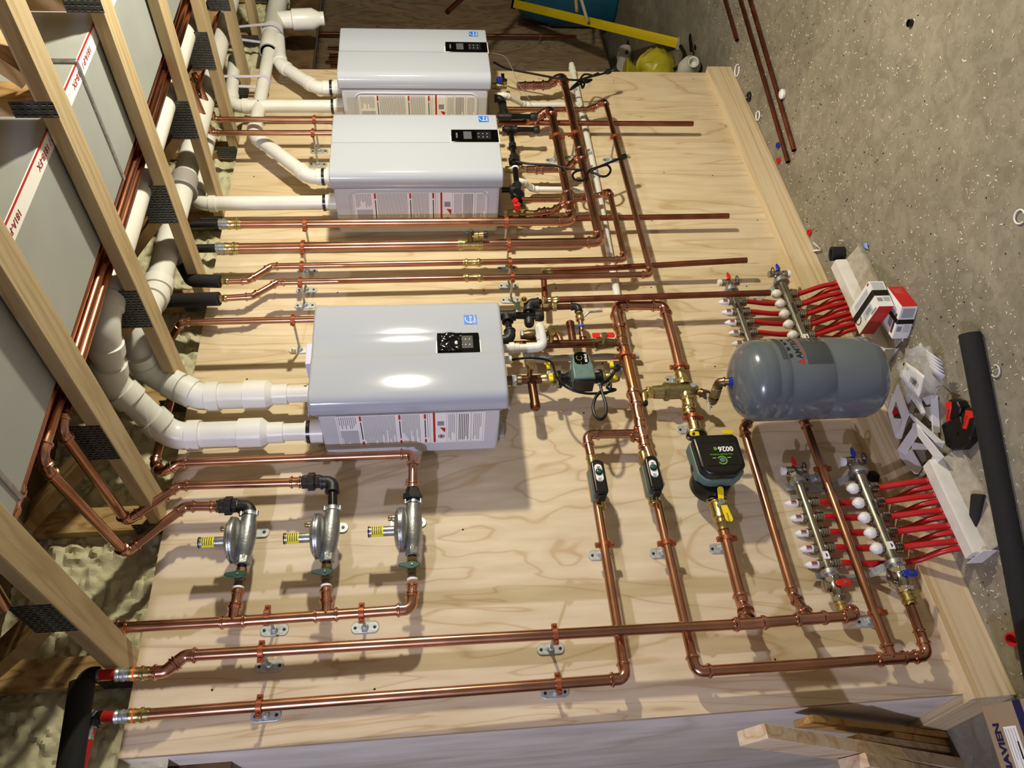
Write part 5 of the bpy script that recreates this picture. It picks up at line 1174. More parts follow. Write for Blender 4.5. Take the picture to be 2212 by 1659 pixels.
# ================= floor heating manifolds =================
def manifold(tagname, xT, xB, portsL, portsR, entries, gname, cover, big=True):
    MB.RK = 1.0
    zl, zr, dl, dr = .4505, .252, -.055, -.100
    out = []
    for side, z, d, ports in (('flow meter', zl, dl, portsL), ('white cap', zr, dr, portsR)):
        sup = side == 'flow meter'
        t = thing('heating_manifold', 'steel bar with %s of the %s floor heating manifold' % ('flow meters' if sup else 'white caps', tagname), 'manifold', (xT, d, z), gname)
        rr = .0170 if sup else .0200; MB.RK = 1.22 if sup else 1.36
        MB().tube([(xT,d,z),(xB,d,z)], rr, 24).build('bar', manifoldmat, t)
        MB().rev((xT-.004,d,z), X, [(0,.0155),(.004,.0235),(.018,.0235),(.021,.0165),(.030,.0165)], 28).build('clamp_ring', zinc, t)
        MB().hexa(V((xT+.024,d,z)), X, .0175, .016).build('end_nut', chrome, t, bevel=.0015)
        MB().rev((xT+.038,d,z), X, [(0,.013),(.02,.013),(.024,.011),(.03,.011)], 20).build('end_body', chrome, t)
        s = 1 if sup else (1 if big else -1)
        MB().rev((xT+.052,d-.004,z-.014*s*1), Z*s, [(0,.0095),(.030,.0095),(.032,.012),(.048,.012)], 16).build('drain_arm', chrome, t)
        MB().rev((xT+.052,d-.004,z+.034*s), Z*s, [(0,.012),(.012,.0125),(.014,.010)], 16).build('white_plug', white, t)
        MB().rev((xT+.052,d-.004,z-.012*s), -Z*s, [(0,.0095),(.014,.0105),(.030,.0105)], 14).build('drain_cap', chrome, t)
        pth = [V((xT+.052+.018*math.sin(a), d-.022-.012*math.cos(a), z-.03*s)) for a in [i*math.pi/6 for i in range(-5,6)]]
        MB().tube(pth, .0022, 6).build('cap_strap', mat('strap_navy', (.10,.12,.22), .5), t)
        MB().prism([(-.006,0),(.006,0),(.009,.014),(.003,.036),(-.003,.036),(-.009,.014)], (xT+.062,d-.014,z), Z, X, -Y*.007).build('vent_handle', redh if sup else blueh, t, bevel=.002)
        if xB < 1.2:   # bottom valve only where it is in sight
            MB().rev((xB+.022,d,z), -X, [(0,.0155),(.004,.0235),(.018,.0235),(.021,.0165),(.026,.0165)], 28).build('clamp_ring', zinc, t)
            MB().hexa(V((xB-.004,d,z)), -X, .019, .022).build('end_nut', chrome, t, bevel=.0015)
            MB().rev((xB-.022,d,z), -X, [(0,.015),(.01,.0175),(.03,.0185),(.044,.0150),(.046,.0175),(.066,.0175)], 20).build('valve_body', chrome, t)
            MB().rev((xB-.035,d-.004,z+.008), Z, [(0,.009),(.016,.009),(.018,.016),(.028,.016),(.030,.012)], 18).build('valve_knob', chrome, t)
            h = MB().prism([(-.012,-.010),(.020,-.013),(.030,-.010),(.034,0),(.030,.010),(.020,.013),(-.012,.010),(-.018,0)], (xB-.034,d-.024,z-.010), (Z*-1 if sup else Z*-1), X, -Y*.008).build('valve_handle', redh if sup else blueh, t, bevel=.003)
            MB().rev((xB-.034,d-.032,z-.024), -Y, [(0,.0045),(.003,.0045),(.003,.002)], 6).build('handle_screw', chrome, h)
            MB().hexa(V((xB-.07,d,z)), -X, .020, .016).build('union_nut', chrome, t, bevel=.0015)
            MB().rev((xB-.086,d,z), -X, [(0,.0175),(.012,.0175),(.014,.0155),(.02,.0155),(.022,.018),(.03,.018),(.032,.0155),(.038,.0155)], 20).build('adapter', brass, t)
        for i, x in enumerate(ports):
            if sup:
                MB().rev((x,d,z+.010), Z, [(0,.009),(.008,.009),(.010,.012),(.020,.012)], 16).build('port_nut', chrome, t)
                MB.RK = .95
                m_ = MB().rev((x,d,z+.028), Z, [(0,.0115),(.004,.0125),(.028,.0120),(.034,.0085),(.040,.0065),(.041,.003),(.046,.003)], 18).build('flow_meter', white, t)
                MB().bx((x-.0065,d-.0135,z+.036),(x+.0065,d-.009,z+.054)).build('meter_window', mat('meter_dark', (.55,.50,.52), .3), m_)
                MB().bx((x-.0025,d-.0142,z+.037),(x+.0025,d-.009,z+.053)).build('meter_gauge', mat('meter_red', (.62,.12,.16), .3), m_)
            else:
                MB().rev((x,d,z+.010), Z, [(0,.009),(.010,.009),(.011,.0125),(.018,.0125)], 16).build('port_nut', chrome, t)
                MB.RK = .95
                MB().rev((x,d,z+.026), Z, [(0,.016),(.006,.0195),(.016,.0200),(.022,.0185),(.030,.011),(.034,.007),(.034,.004)], 14).build('white_cap', white, t)
            MB.RK = 1.28
            MB().rev((x,d,z-.010), -Z, [(0,.010),(.008,.0105),(.010,.0145),(.016,.0145),(.0165,.0125),(.018,.0125),(.0185,.0145),(.024,.0145),(.0245,.0125),(.026,.0125),(.0265,.0145),(.033,.0145),(.036,.0105)], 20).build('tube_nut', chrome, t)
        MB.RK = 1.0
        lb = MB().bx((xB+.052,d-rr-.001,z-.010),(xB+.078,d-rr+.002,z+.010)).build('flow_sticker', whitep, t)
        ar = MB(); k = 1 if sup else 1
        ar.add([(xB+.064,d-rr-.0013,z-.006),(xB+.074,d-rr-.0013,z+.001),(xB+.056,d-rr-.0013,z+.001)], [(0,1,2)], darkprint); ar.build('arrow_print', None, lb)
        if not sup:
            text('UPONOR', ((xT+xB)/2+.03, d-rr-.0006, z), X, Z, .014, darkprint, t, bold=.0003, ext=.0001)
        out.append(t)
    # brackets
    for x in (xT+.004, xB+.010):
        b = thing('manifold_bracket', 'zinc bracket holding the %s of the %s manifold' % ('far end' if x > (xT+xB)/2 else 'near end', tagname), 'bracket', (x, 0, .35), 'manifold brackets')
        m = MB(); pts = [(zl+.035,-.03),(zl+.03,-.03),(zl-.028,-.03),(zl-.036,-.004),(.322,-.004),(zr+.028,-.075),(zr-.02,-.078)]
        for (za, ya), (zb2, yb2) in zip(pts[:-1], pts[1:]):
            m.prism([(0,0),(.026,0),(.026,1),(0,1)], (x-.013,ya,za), X, V((0,yb2-ya,zb2-za)), Y*.0028)
        m.build('bracket_arm', zincplate, b)
        for z in (.40,.335): MB().rev((x,-.0045,z), -Y, [(0,.006),(.003,.0055),(.004,.003)], 6).build('bracket_screw', mat('screw_brass', (.50,.42,.22), .4, .8), b)
    # red tubes
    k = 0
    for sup, ports in ((False, portsR), (True, portsL)):
        z, d = (zl, dl) if sup else (zr, dr)
        for i, x in enumerate(ports):
            ex, ey, ez = entries(i, sup)
            w = (zl-zr) if sup else 0
            pts = [V((x,d,z-.03)), V((x,d,z-.06))]
            if sup: pts += [V((x-.004, d+.012, z-.16)), V(((x+ex)/2-.002, -.052, .16))]
            pts += [V(((x+ex*2)/3, (d+ey*2)/3*1.0-.0, .115 if not sup else .092)), V((ex,ey,ez)), V((ex,ey-.028,ez-.012))]
            tag(MB().tube(smooth(pts, 6), .0100, 12).build('red_pex_pipe', pex_red), 'red plastic tube %s from the %s bar, %s manifold' % (ORD[i], 'flow meter' if sup else 'white cap', tagname), 'plastic pipe', 'red tubes of the %s manifold' % tagname)
ORD = ['farthest from the room corner', 'second from its far end', 'third from its far end', 'fourth from its far end', 'fifth from its far end', 'sixth from its far end', 'seventh from its far end']
lx = [1.189-.0555*i for i in range(5)]; rx = [1.210-.0548*i for i in range(5)]
manifold('lower', 1.262, .925, lx, rx, lambda i, s: (1.200-.0555*i-(.022 if s else 0), -.150, .056 if not s else .038), 'floor heating manifold bars', None)
lx2 = [P(u,v,.055).x for u, v in ((1566.5,652.7),(1574,675.4),(1579,697.5),(1586.7,721),(1592,742))]; rx2 = [P(u,v,.10).x for u, v in ((1675.3,635),(1684,657),(1693,678.7),(1700.6,702),(1710.8,724))]
lx2 = [2.150-.0555*i for i in range(5)] if abs(lx2[0]-2.15) < .03 else [lx2[0]-.0555*i for i in range(5)]
rx2 = [rx2[0]-.0552*i for i in range(5)]
manifold('upper', P(1581,632,.055).x, 1.80 if True else 0, lx2, rx2, lambda i, s: (2.118-.0545*i-(.020 if s else 0), -.150, .056 if not s else .038), 'floor heating manifold bars', None, False)
# white bend support rails on the floor
def rail(lab, xa, xb, tilt):
    t = thing('tube_bend_support', lab, 'tube support', ((xa+xb)/2, -.22, 0), 'white tube bend supports')
    L = xa-xb; o = V((xb,0,0))
    prof = [(-.178,0),(-.178,.070),(-.222,.070),(-.226,.062),(-.228,.020),(-.222,.020),(-.186,.062),(-.186,0)]
    MB().prism(prof, (xb,0,0), Y, Z, X*L).build('rail', mat('dusty_plastic', (.86,.85,.81), .55, 0, .10, 14), t, bevel=.0015)
    MB().prism([(-.222,.020),(-.229,.024),(-.300,.006),(-.310,.016),(-.316,.016),(-.314,.001),(-.222,.012)], (xb,0,0), Y, Z, X*L).build('base_plate', mat('dusty_base', (.66,.63,.565), .8, 0, .22, 40), t, bevel=.001)
    n = 5
    for i in range(n):
        x = xa-.028-(L-.05)/n*i
        MB().prism([(-.130,.020),(-.150,.052),(-.180,.066),(-.180,.010)], (x-.022,0,0), Y, Z, X*.004).prism([(-.130,.020),(-.150,.052),(-.180,.066),(-.180,.010)], (x+.006-.02+.012,0,0), Y, Z, X*.004).build('bend_clip', white, t, bevel=.001)
        MB().bx((x-.026,-.178,.004),(x-.010,-.115,.022)).build('clip_foot', white, t, bevel=.002)
    MB().bx((xb-.004,-.24,0),(xb,-.15,.05)).build('end_plate', white, t, bevel=.001)
    return t
rail('white plastic bend support below the lower manifold, dusty on top', 1.238, .905, 0)
rail('white plastic bend support below the upper manifold, a thermostat box resting on it', 2.175, 1.70, 0)
# ================= things on the floor =================
def orientbox(name, lab, cat, a, b, c, h, mats, group=None):
    """box whose top face has corners a, b (near edge) and c (b + depth); h down; mats = top, side(a-b), end(b-c), rest"""
    a, b, c = V(a), V(b), V(c); d = a+(c-b); t = thing(name, lab, cat, (a+b+c+d)/4-V((0,0,h)), group)
    q = [a,b,c,d]; lo = [p-V((0,0,h)) for p in q]
    mb = MB(); mb.quad(a,b,c,d,mats[0]); mb.quad(a,b,lo[1],lo[0],mats[1]); mb.quad(b,c,lo[2],lo[1],mats[2]); mb.quad(c,d,lo[3],lo[2],mats[3]); mb.quad(d,a,lo[0],lo[3],mats[3]); mb.quad(*lo[::-1],mats[3])
    o = mb.build('carton', None, t); return t, o, (a,b,c,d,lo)
def facequad(mb, o, ux, uy, x0, x1, y0, y1, n, m, e=.0006):
    o = o+n*e; mb.quad(o+ux*x0+uy*y0, o+ux*x1+uy*y0, o+ux*x1+uy*y1, o+ux*x0+uy*y1, m)
redcard = mat('red_card', (.78,.13,.13), .4); strapk = mat('black_tape', (.03,.03,.03), .4)
# box 1 on the rail
a, b, c = Pz(1875.6,608,.128), Pz(1899,661.7,.128), Pz(1856.6,722,.128)
t, o, (a,b,c,d,lo) = orientbox('thermostat_box', 'white thermostat box with a red side and black band, lying on the upper bend support', 'box', a, b, c, .056, (whitep, whitep, redcard, whitep), 'thermostat boxes')
ux = (b-a); uy = (d-a); n = V((0,0,1)); mb = MB()
grl = mat('print_lightgrey', (.72,.75,.78), .5); grd = mat('print_midgrey', (.55,.58,.58), .5)
facequad(mb, a, ux, uy, .12,.30,.15,.80, n, grl); facequad(mb, a, ux, uy, .62,.88,.22,.62, n, grl, .0006); facequad(mb, a, ux, uy, .67,.82,.28,.50, n, grd, .0009)
cc = a+ux*.62+uy*.83; mb.tube([cc+ux*.14*math.cos(w)+uy*.11*math.sin(w)+n*.0012 for w in [i*math.pi/9 for i in range(19)]], .0015, 6, darkprint)
facequad(mb, a, ux, uy, .03,.10,.02,.10, n, redcard); facequad(mb, a, ux, uy, .90,.97,.10,.34, n, greyprint)
mb.build('top_print', None, o)
nf = (b-a).cross(V((0,0,-1))).normalized(); nf = nf if nf.y < 0 else -nf; mb = MB(); dz = V((0,0,-.056))
for i in range(6): facequad(mb, a, ux, dz, .05+.05*i,.08+.05*i,.1,.9, nf, grl)
facequad(mb, a, ux, dz, .66,.80,.08,.42, nf, grd)
for i in range(5): facequad(mb, a, ux, dz, .64+.035*i,.655+.035*i,.5,.92, nf, greyprint)
mb.build('side_print', None, o)
ne = uy.cross(V((0,0,-1))).normalized(); ne = ne if ne.x < 0 else -ne; mb = MB()
for i in range(9): facequad(mb, b, c-b, dz, .25+.05*i,.262+.05*i,.15,.85-.1*(i%3), ne, mat('print_pink', (.85,.45,.42), .6))
mb.build('end_print', None, o)
mb = MB(); facequad(mb, a, ux, uy, .36,.58,-.005,1.0, n, strapk, .0014); facequad(mb, a, ux, dz, .36,.58,-.02,1.0, nf, strapk, .0012); mb.build('black_band', None, o)
# box 2 on the floor
a, b, c = Pz(1917,619.7,.06), Pz(1948.9,662.4,.06), Pz(1927,731.6,.06)
t, o, (a,b,c,d,lo) = orientbox('thermostat_box', 'thermostat box on the concrete leaning half under the other one, red long side up', 'box', a, b, c, .059, (whitep, redcard, whitep, whitep), 'thermostat boxes')
ux = (b-a); uy = (c-b); dz = V((0,0,-.059)); nf = ux.cross(dz).normalized(); nf = nf if nf.y < 0 else -nf; ne = uy.cross(dz).normalized(); ne = ne if ne.x < 0 else -ne
mb = MB()
for i in range(5): facequad(mb, a, ux, dz, .12+.05*i,.14+.05*i,.15,.8-.15*(i%2), nf, mat('print_pink', (.85,.45,.42), .6))
facequad(mb, b, uy, dz, .06,.36,.12,.9, ne, grl); 
for i in range(9): facequad(mb, b, uy, dz, .08+.03*i,.092+.03*i,.15,.85, ne, greyprint, .0009)
facequad(mb, b, uy, dz, .62,.78,.10,.40, ne, grd)
for i in range(7): facequad(mb, b, uy, dz, .58+.035*i,.592+.035*i,.5,.9, ne, greyprint)
facequad(mb, a, ux, uy, .55,.75,.3,.8, V((0,0,1)), grd); facequad(mb, a, ux, uy, .8,.9,.3,.9, V((0,0,1)), mat('print_plum', (.30,.22,.28), .5))
mb.build('carton_print', None, o)
mb = MB(); facequad(mb, b, uy, dz, .40,.54,-.02,1, ne, strapk, .0014); facequad(mb, a, ux, uy, 0,1.0,.40,.54, V((0,0,1)), strapk, .0014); mb.build('black_band', None, o)
mb = MB(); facequad(mb, a, ux, uy, .9,1.0,.78,1.12, V((0,0,1)), whitep, -.045); mb.build('carton_flap', None, o)
# clear bag with paper insert
bc = Pz(1998,822,.03)
B = thing('plastic_bag', 'crumpled clear plastic bag holding a printed paper insert with a barcode', 'bag', (bc.x,bc.y,0))
mb = MB(); nu, nv = 40, 24
for i in range(nv+1):
    for j in range(nu):
        th = math.pi*i/nv; ph = 2*math.pi*j/nu; q = V((math.sin(th)*math.cos(ph), math.sin(th)*math.sin(ph), math.cos(th)))
        k = 1+.35*noise.noise(q*2.3+V((5,1,2)))+.22*abs(noise.noise(q*6))
        mb.v.append(V((bc.x+.02,bc.y-.02,.045))+V((q.x*.085*k, q.y*.080*k, max(-.040, q.z*.05*k))))
for i in range(nv):
    for j in range(nu): mb.f.append((i*nu+j, i*nu+(j+1)%nu, (i+1)*nu+(j+1)%nu, (i+1)*nu+j)); mb.m.append(0)
mb.build('clear_film', clearp, B)
pa = [Pz(1957,782,.09), Pz(1998,812,.10), Pz(1985,860,.08), Pz(1942,822,.07)]
mb = MB(); nn = 8
for i in range(nn+1):
    for j in range(nn+1):
        s, r_ = i/nn, j/nn; p = pa[0]*(1-s)*(1-r_)+pa[1]*s*(1-r_)+pa[2]*s*r_+pa[3]*(1-s)*r_
        mb.v.append(p+V((0,0,.006*noise.noise(p*25))))
for i in range(nn):
    for j in range(nn): a = i*(nn+1)+j; mb.f.append((a,a+1,a+nn+2,a+nn+1)); mb.m.append(0)
ins = mb.build('paper_insert', whitep, B, solid=.001)
uxp = pa[1]-pa[0]; uyp = pa[3]-pa[0]; npn = uxp.cross(uyp).normalized(); npn = npn if npn.z > 0 else -npn; mb = MB()
for i in range(12): facequad(mb, pa[0], uxp, uyp, .55+.028*i,.565+.028*i+.008*(i%3==0),.35,.62, npn, darkprint, .008)
facequad(mb, pa[0], uxp, uyp, 0,.07,0,.14, npn, darkprint, .008); facequad(mb, pa[0], uxp, uyp, .07,.13,0,.14, npn, yellow, .008)
for i in range(9): facequad(mb, pa[0], uxp, uyp, .1+.09*i,.125+.09*i,.74,.92-.05*(i%3), npn, greyprint, .008)
mb.build('insert_print', None, ins)
cb = MB(); q0 = pa[1]+(pa[2]-pa[1])*.2
for i in range(5):
    p = q0+V((.0+.012*i,-.03-.004*i,-.015)); cb.add([p, p+V((.02,-.03,.018)), p+V((-.03,-.035,-.012)), p+V((-.028,.01,-.02))], [(0,1,2),(0,2,3)])
cb.build('crumpled_paper', mat('paper_shade', (.80,.80,.81), .5), ins, solid=.001)
tag(MB().tube(smooth([Pz(2022,838,.03), Pz(2034,833,.012), Pz(2046,840,.006), Pz(2052,848,.004)], 6), .0012, 6).build('wire_scrap', cable), 'short black wire trailing from the clear plastic bag', 'wire')
# white plastic brackets
S_ = 3.9667
def bracket(lab, slabs):
    t = None; mb = MB()
    for pts, zt, th in slabs:
        P_ = [Pz(1900+x/S_, 820+y/S_, (q[0] if q else zt)) for x, y, *q in pts]; lo = [V((p.x,p.y,max(.001,p.z-th))) for p in P_]; n_ = len(P_)
        mb.add(P_+lo, [tuple(range(n_)), tuple(range(2*n_-1,n_-1,-1))]+[(i,(i+1)%n_,n_+(i+1)%n_,n_+i) for i in range(n_)])
    k = mb.build('plastic_bracket', white); tag(k, lab, 'plastic part', 'white plastic brackets'); return k
bracket('white plastic bracket nearest the wall plate with a red stopper lying in it', [
    ([(150,35),(248,295),(225,350),(192,352),(122,122)], .05, .004), ([(68,270,.03),(110,125,.05),(150,128,.05),(98,285,.03)], .04, .004),
    ([(68,270),(100,282),(118,332),(188,335),(150,470),(135,495)], .03, .004), ([(192,352,.05),(225,350,.05),(180,508,.02),(143,505,.02)], .04, .004)])
bracket('white plastic bracket between the clear bag and the red stopper', [
    ([(210,180,.01),(235,115,.04),(272,150,.04),(240,212,.01)], .03, .004), ([(235,115),(262,118),(342,165),(386,285),(352,290),(300,205)], .042, .004), ([(302,286,.04),(386,288,.04),(345,355,.01),(285,320,.01)], .03, .004)])
bracket('white plastic bracket farthest from the wall, partly under the clear bag', [
    ([(365,160),(438,133),(440,205),(402,218)], .025, .004), ([(430,140),(441,135),(463,455),(450,452)], .028, .024), ([(385,235,.004),(430,230,.024),(440,360,.024),(362,292,.004)], .02, .003)])
bracket('long white plastic bracket on top of the pile, beside the black jaw tool', [
    ([(250,295,.085),(262,292,.085),(546,543,.055),(470,535,.055),(285,350,.075)], .07, .004), ([(470,535,.055),(546,543,.055),(520,608,.03),(438,536,.03)], .04, .004)])
bracket('large white plastic bracket with a cross bar at the dusty bend support end', [
    ([(285,372,.075),(302,372,.075),(546,662,.06),(455,655,.06),(276,415,.07)], .06, .004), ([(455,655,.06),(546,662,.06),(350,842,.02),(332,830,.02)], .04, .004),
    ([(276,415,.07),(320,482,.05),(215,642,.02),(150,600,.03)], .04, .004), ([(150,600,.035),(215,640,.02),(268,592,.02),(362,760,.02),(322,810,.035),(300,810,.035),(135,625,.035)], .03, .004), ([(285,535),(415,560),(415,600),(270,600)], .03, .003)])
rc = Pz(1929,892,.012); k = MB().rev((rc.x,rc.y,.004), (.2,-.3,1), [(0,.017),(.02,.017),(.02,.013),(.004,.012)], 18).build('red_stopper', redh); tag(k, 'dark red cap inside the white frame nearest the wall plate', 'cap')
# jaw tool
def fl(x, y, z=.03): return Pz(1900+x/S_, 820+y/S_, z)
J = thing('press_jaw', 'black press jaw tool with two red inserts lying on the concrete', 'tool', fl(640,420,0))
tb = mat('tool_black', (.10,.095,.09), .4, .3, .15, 60)
def slab(pts, z0, z1, name, m, bev=.003, par=None):
    P_ = [fl(x,y,z1) for x, y in pts]; mb = MB(); lo = [V((p.x,p.y,z0)) for p in P_]; n_ = len(P_)
    mb.add(P_+lo, [tuple(range(n_)), tuple(range(2*n_-1,n_-1,-1))]+[(i,(i+1)%n_,n_+(i+1)%n_,n_+i) for i in range(n_)]); return mb.build(name, m, par or J, bevel=bev)
slab([(540,365),(600,350),(640,300),(690,310),(720,420),(780,470),(760,540),(700,600),(620,610),(560,570),(545,480),(525,410)], .0, .033, 'jaw_body', tb, .006)
slab([(560,360),(575,190),(600,165),(660,180),(690,240),(680,300),(630,330)], .0, .038, 'jaw_arm', tb, .006)
slab([(700,420),(690,300),(730,240),(800,240),(820,300),(790,470),(760,500)], .0, .038, 'jaw_arm', tb, .006)
i1 = slab([(558,190),(610,190),(610,240),(590,355),(562,355),(572,250),(560,240)], .02, .041, 'red_insert', toolred, .002)
i2 = slab([(735,260),(820,275),(825,320),(765,335),(740,425),(705,420)], .02, .041, 'red_insert', toolred, .002)
for x, y in ((550,400),(668,458),(600,560)): MB().rev(fl(x,y,.032), Z, [(0,.006),(.004,.006),(.005,.004)], 14).build('pin', tb, J)
text('RIDGID', fl(583,300,.0416), fl(570,350,.05)-fl(592,230,.05), V((0,0,1)).cross(fl(570,350,.05)-fl(592,230,.05)), .011, darkprint, i1, ext=.0001)
text('RIDGID', fl(733,350,.0416), fl(710,410,.05)-fl(750,290,.05), V((0,0,1)).cross(fl(710,410,.05)-fl(750,290,.05)), .011, darkprint, i2, ext=.0001)
# black insulation tube and offcuts
q0, q1 = Pz(2095,722,.031), Pz(2186,1190,.031); dq = (q1-q0).normalized()
it = MB().tube([q0+V((0,0,.001)), q0+dq*2.2+V((0,0,.001))], .0315, 28, cap=False).tube([q0+dq*.0, q0+dq*.05], .014, 16).rev(q0, dq, [(0,.0315),(.001,.0315)], 28).build('foam_tube', foamrubber); tag(it, 'long black foam insulation tube lying on the concrete', 'insulation')
c = Pz(1825,552,.0); k = MB(); ring = []
for i in range(15):
    a_ = math.radians(20+310*i/14); ring.append((a_, .030))
o1 = [(.030*math.cos(a_), .021*math.sin(a_)) for a_, _ in ring]; o2 = [(.019*math.cos(a_), .011*math.sin(a_)) for a_, _ in ring[::-1]]
k.prism(o1+o2, (c.x+.01,c.y,.001), V((-.7,.7,0)), V((.5,.5,0)).normalized(), V((0,0,.055))); k = k.build('foam_offcut', foamrubber); tag(k, 'curled black foam insulation offcut on the concrete by the upper manifold', 'insulation')
pts = [Pz(2104,1066,.018), Pz(2130,1068,.018), Pz(2116,1146,.012), Pz(2098,1142,.012)]; k = MB(); lo = [V((p.x,p.y,.001)) for p in pts]; k.add(pts+lo, [(0,1,2,3),(7,6,5,4),(0,1,5,4),(1,2,6,5),(2,3,7,6),(3,0,4,7)])
for q in pts: pass
k = k.build('foam_offcut', foamrubber, bevel=.006); k.location.z = .014; tag(k, 'wedge shaped black foam offcut on the dusty bend support', 'insulation')
c = Pz(1893,1029,.14); k = MB().box((P(1893,1029,.02).x,-.020,.151),(.036,.028,.027), Matrix.Rotation(.6,3,'Z')).build('foam_block', foamrubber, bevel=.002); tag(k, 'tiny black foam block resting on the ledge of the wall plate', 'insulation')
# loose copper pipes on the floor
for (a, b, lab) in (((1715,325),(1603,-60),'long copper pipe on the floor, ending a little short of its neighbour'),((1702,350),(1582,-60),'long copper pipe on the floor, its end nearest the room corner'),((1592,87),(1555,-40),'copper pipe on the floor ending farthest from the room corner')):
    a_, b_ = Pz(*a,.0125), Pz(*b,.0125); d_ = (a_-b_).normalized()
    k = MB().tube([a_, b_], .0112, 18, cap=False).tube([a_-d_*.06, a_], .0098, 18, cap=False).tube([a_, a_+d_*.0002], [.0112,.0098], 18, cap=False).build('loose_copper_pipe', copper_old); tag(k, lab, 'copper pipe', 'loose copper pipes on the floor')
# small litter
def ringlet(lab, u, v, R_, r_, m, z=.006, n='plastic_clip', gap=.8, g='white plastic clips on the floor'):
    c = Pz(u, v, z); a0 = rs.uniform(0, 6); pts = [c+V((R_*math.cos(a0+w), R_*math.sin(a0+w), 0)) for w in [gap*2*math.pi*i/16 for i in range(17)]]
    k = MB().tube(pts, r_, 8).build(n, m); tag(k, lab, 'clip', g); return k
ringlet('white plastic clip at the right edge of the floor, farthest from the tube', 2202, 468, .020, .0028, white)
ringlet('white plastic clip on the far side of the black foam tube', 2150, 801, .018, .0028, mat('clip_grey', (.78,.77,.74), .5), gap=.7)
ringlet('cream plastic clip between the dusty bend support and the foam tube', 2146, 1122, .016, .004, mat('clip_cream', (.80,.74,.60), .5), gap=.75)
ringlet('white plastic clip right at the far end of the wall plate', 1592, 152, .030, .004, white, gap=.9)
ringlet('white plastic clip on the floor a bit nearer than the black ring', 1637, 250, .022, .004, white, gap=.9)
k = ringlet('black rubber ring touching the wall plate near its far end', 1617, 209, .020, .0065, blackp, z=.008, n='rubber_ring', gap=1.0, g='rings on the floor'); k['category'] = 'ring'
k = MB().rev(Pz(1693,203,.003), (0,0,1), [(0,.022),(.012,.024),(.018,.018),(.020,.008)], 9).build('broken_stopper', white); tag(k, 'broken white cap beside the loose copper pipes', 'cap')
for u, v, m, lab in ((1683,314,blueh,'blue cap on the floor by the loose copper pipe ends'),(1684,347,redh,'red cap on the floor by the loose copper pipe ends'),(1751,502,redh,'red cap on the floor by the curled paper label'),(1969,50,blackp,'black plastic scrap lying alone far out on the concrete')):
    c = Pz(u,v,.001); k = MB().rev((c.x,c.y,.001), (0,0,1), [(0,.013),(.012,.013),(.012,.010),(.004,.009)], 14).build('pipe_stopper', m); tag(k, lab, 'cap', 'loose caps on the floor')
c = Pz(2190,1377,.012); k = MB().rev((c.x,c.y,.002), (-.3,-.3,1), [(0,.020),(.03,.020),(.03,.015),(.006,.014)], 20).build('plastic_ring', mat('pink_red', (.85,.20,.26), .35, spec=.6)); tag(k, 'shiny red plastic ring on the floor near the open corner', 'cap')
pts = [Pz(1754,545,.002), Pz(1773,538,.002)]; k = MB(); P0 = Pz(1755,540,.002); dx = Pz(1773,537,.002)-P0; up = V((0,0,.03))
curl = [V((0,0,0)), dx*.5+V((0,0,.003)), dx, dx*1.12+V((.02,0,.012)), dx*1.05+V((.045,0,.022))]
for a, b in zip(curl[:-1], curl[1:]): k.prism([(0,0),(1,0),(1,1),(0,1)], P0+a, b-a, V((-.02,-.008,.010)), V((0,0,.0006)))
k = k.build('paper_label', whitep); tag(k, 'curled white paper label against the wall plate', 'paper')
k = MB().add([Pz(1862,526,.004),Pz(1872,524,.012),Pz(1876,538,.004),Pz(1866,535,.010),Pz(1880,541,.003)], [(0,1,3),(1,2,3),(2,4,3)]) or None
mb = MB(); mb.add([Pz(1862,526,.004),Pz(1872,524,.012),Pz(1876,538,.004),Pz(1866,535,.010),Pz(1880,541,.003)], [(0,1,3),(1,2,3),(2,4,3)]); k = mb.build('paper_scrap', mat('blue_paper', (.50,.62,.85), .6), solid=.0008); tag(k, 'torn light blue paper scrap beside the curled black foam offcut', 'paper')
# sawdust and shavings nobody could count
mb = MB(); r5 = random.Random(5)
for i in range(5200):
    x = r5.uniform(.3, 5.2); y = -.05-abs(r5.gauss(0, .75)); 
    if y < -2.6 or x < .3: continue
    a_ = r5.uniform(0, 6.28); l = r5.uniform(.0015, .006); w = r5.uniform(.0008, .002); dx, dy = math.cos(a_), math.sin(a_)
    c = V((x, y, .0012)); u_ = V((dx,dy,r5.uniform(-.1,.3)))*l; v_ = V((-dy,dx,0))*w
    mb.add([c-u_-v_, c+u_-v_, c+u_+v_+V((0,0,.001)), c-u_+v_], [(0,1,2,3)])
k = mb.build('sawdust', mat('shavings', (.84,.81,.72), .7)); tag(k, 'pale sawdust and plastic shavings strewn over the concrete', 'sawdust', kind='stuff')
mb = MB()
for i in range(420):
    x = r5.uniform(.3, 4.5); y = -.05-abs(r5.gauss(0, .5)); a_ = r5.uniform(0, 6.28); l = r5.uniform(.002, .007)
    mb.box((x,y,.0016), (l, r5.uniform(.001,.003), .0022), Matrix.Rotation(a_,3,'Z'))
k = mb.build('dark_grit', mat('grit', (.10,.085,.07), .8)); tag(k, 'dark grit and foam crumbs strewn over the concrete', 'debris', kind='stuff')
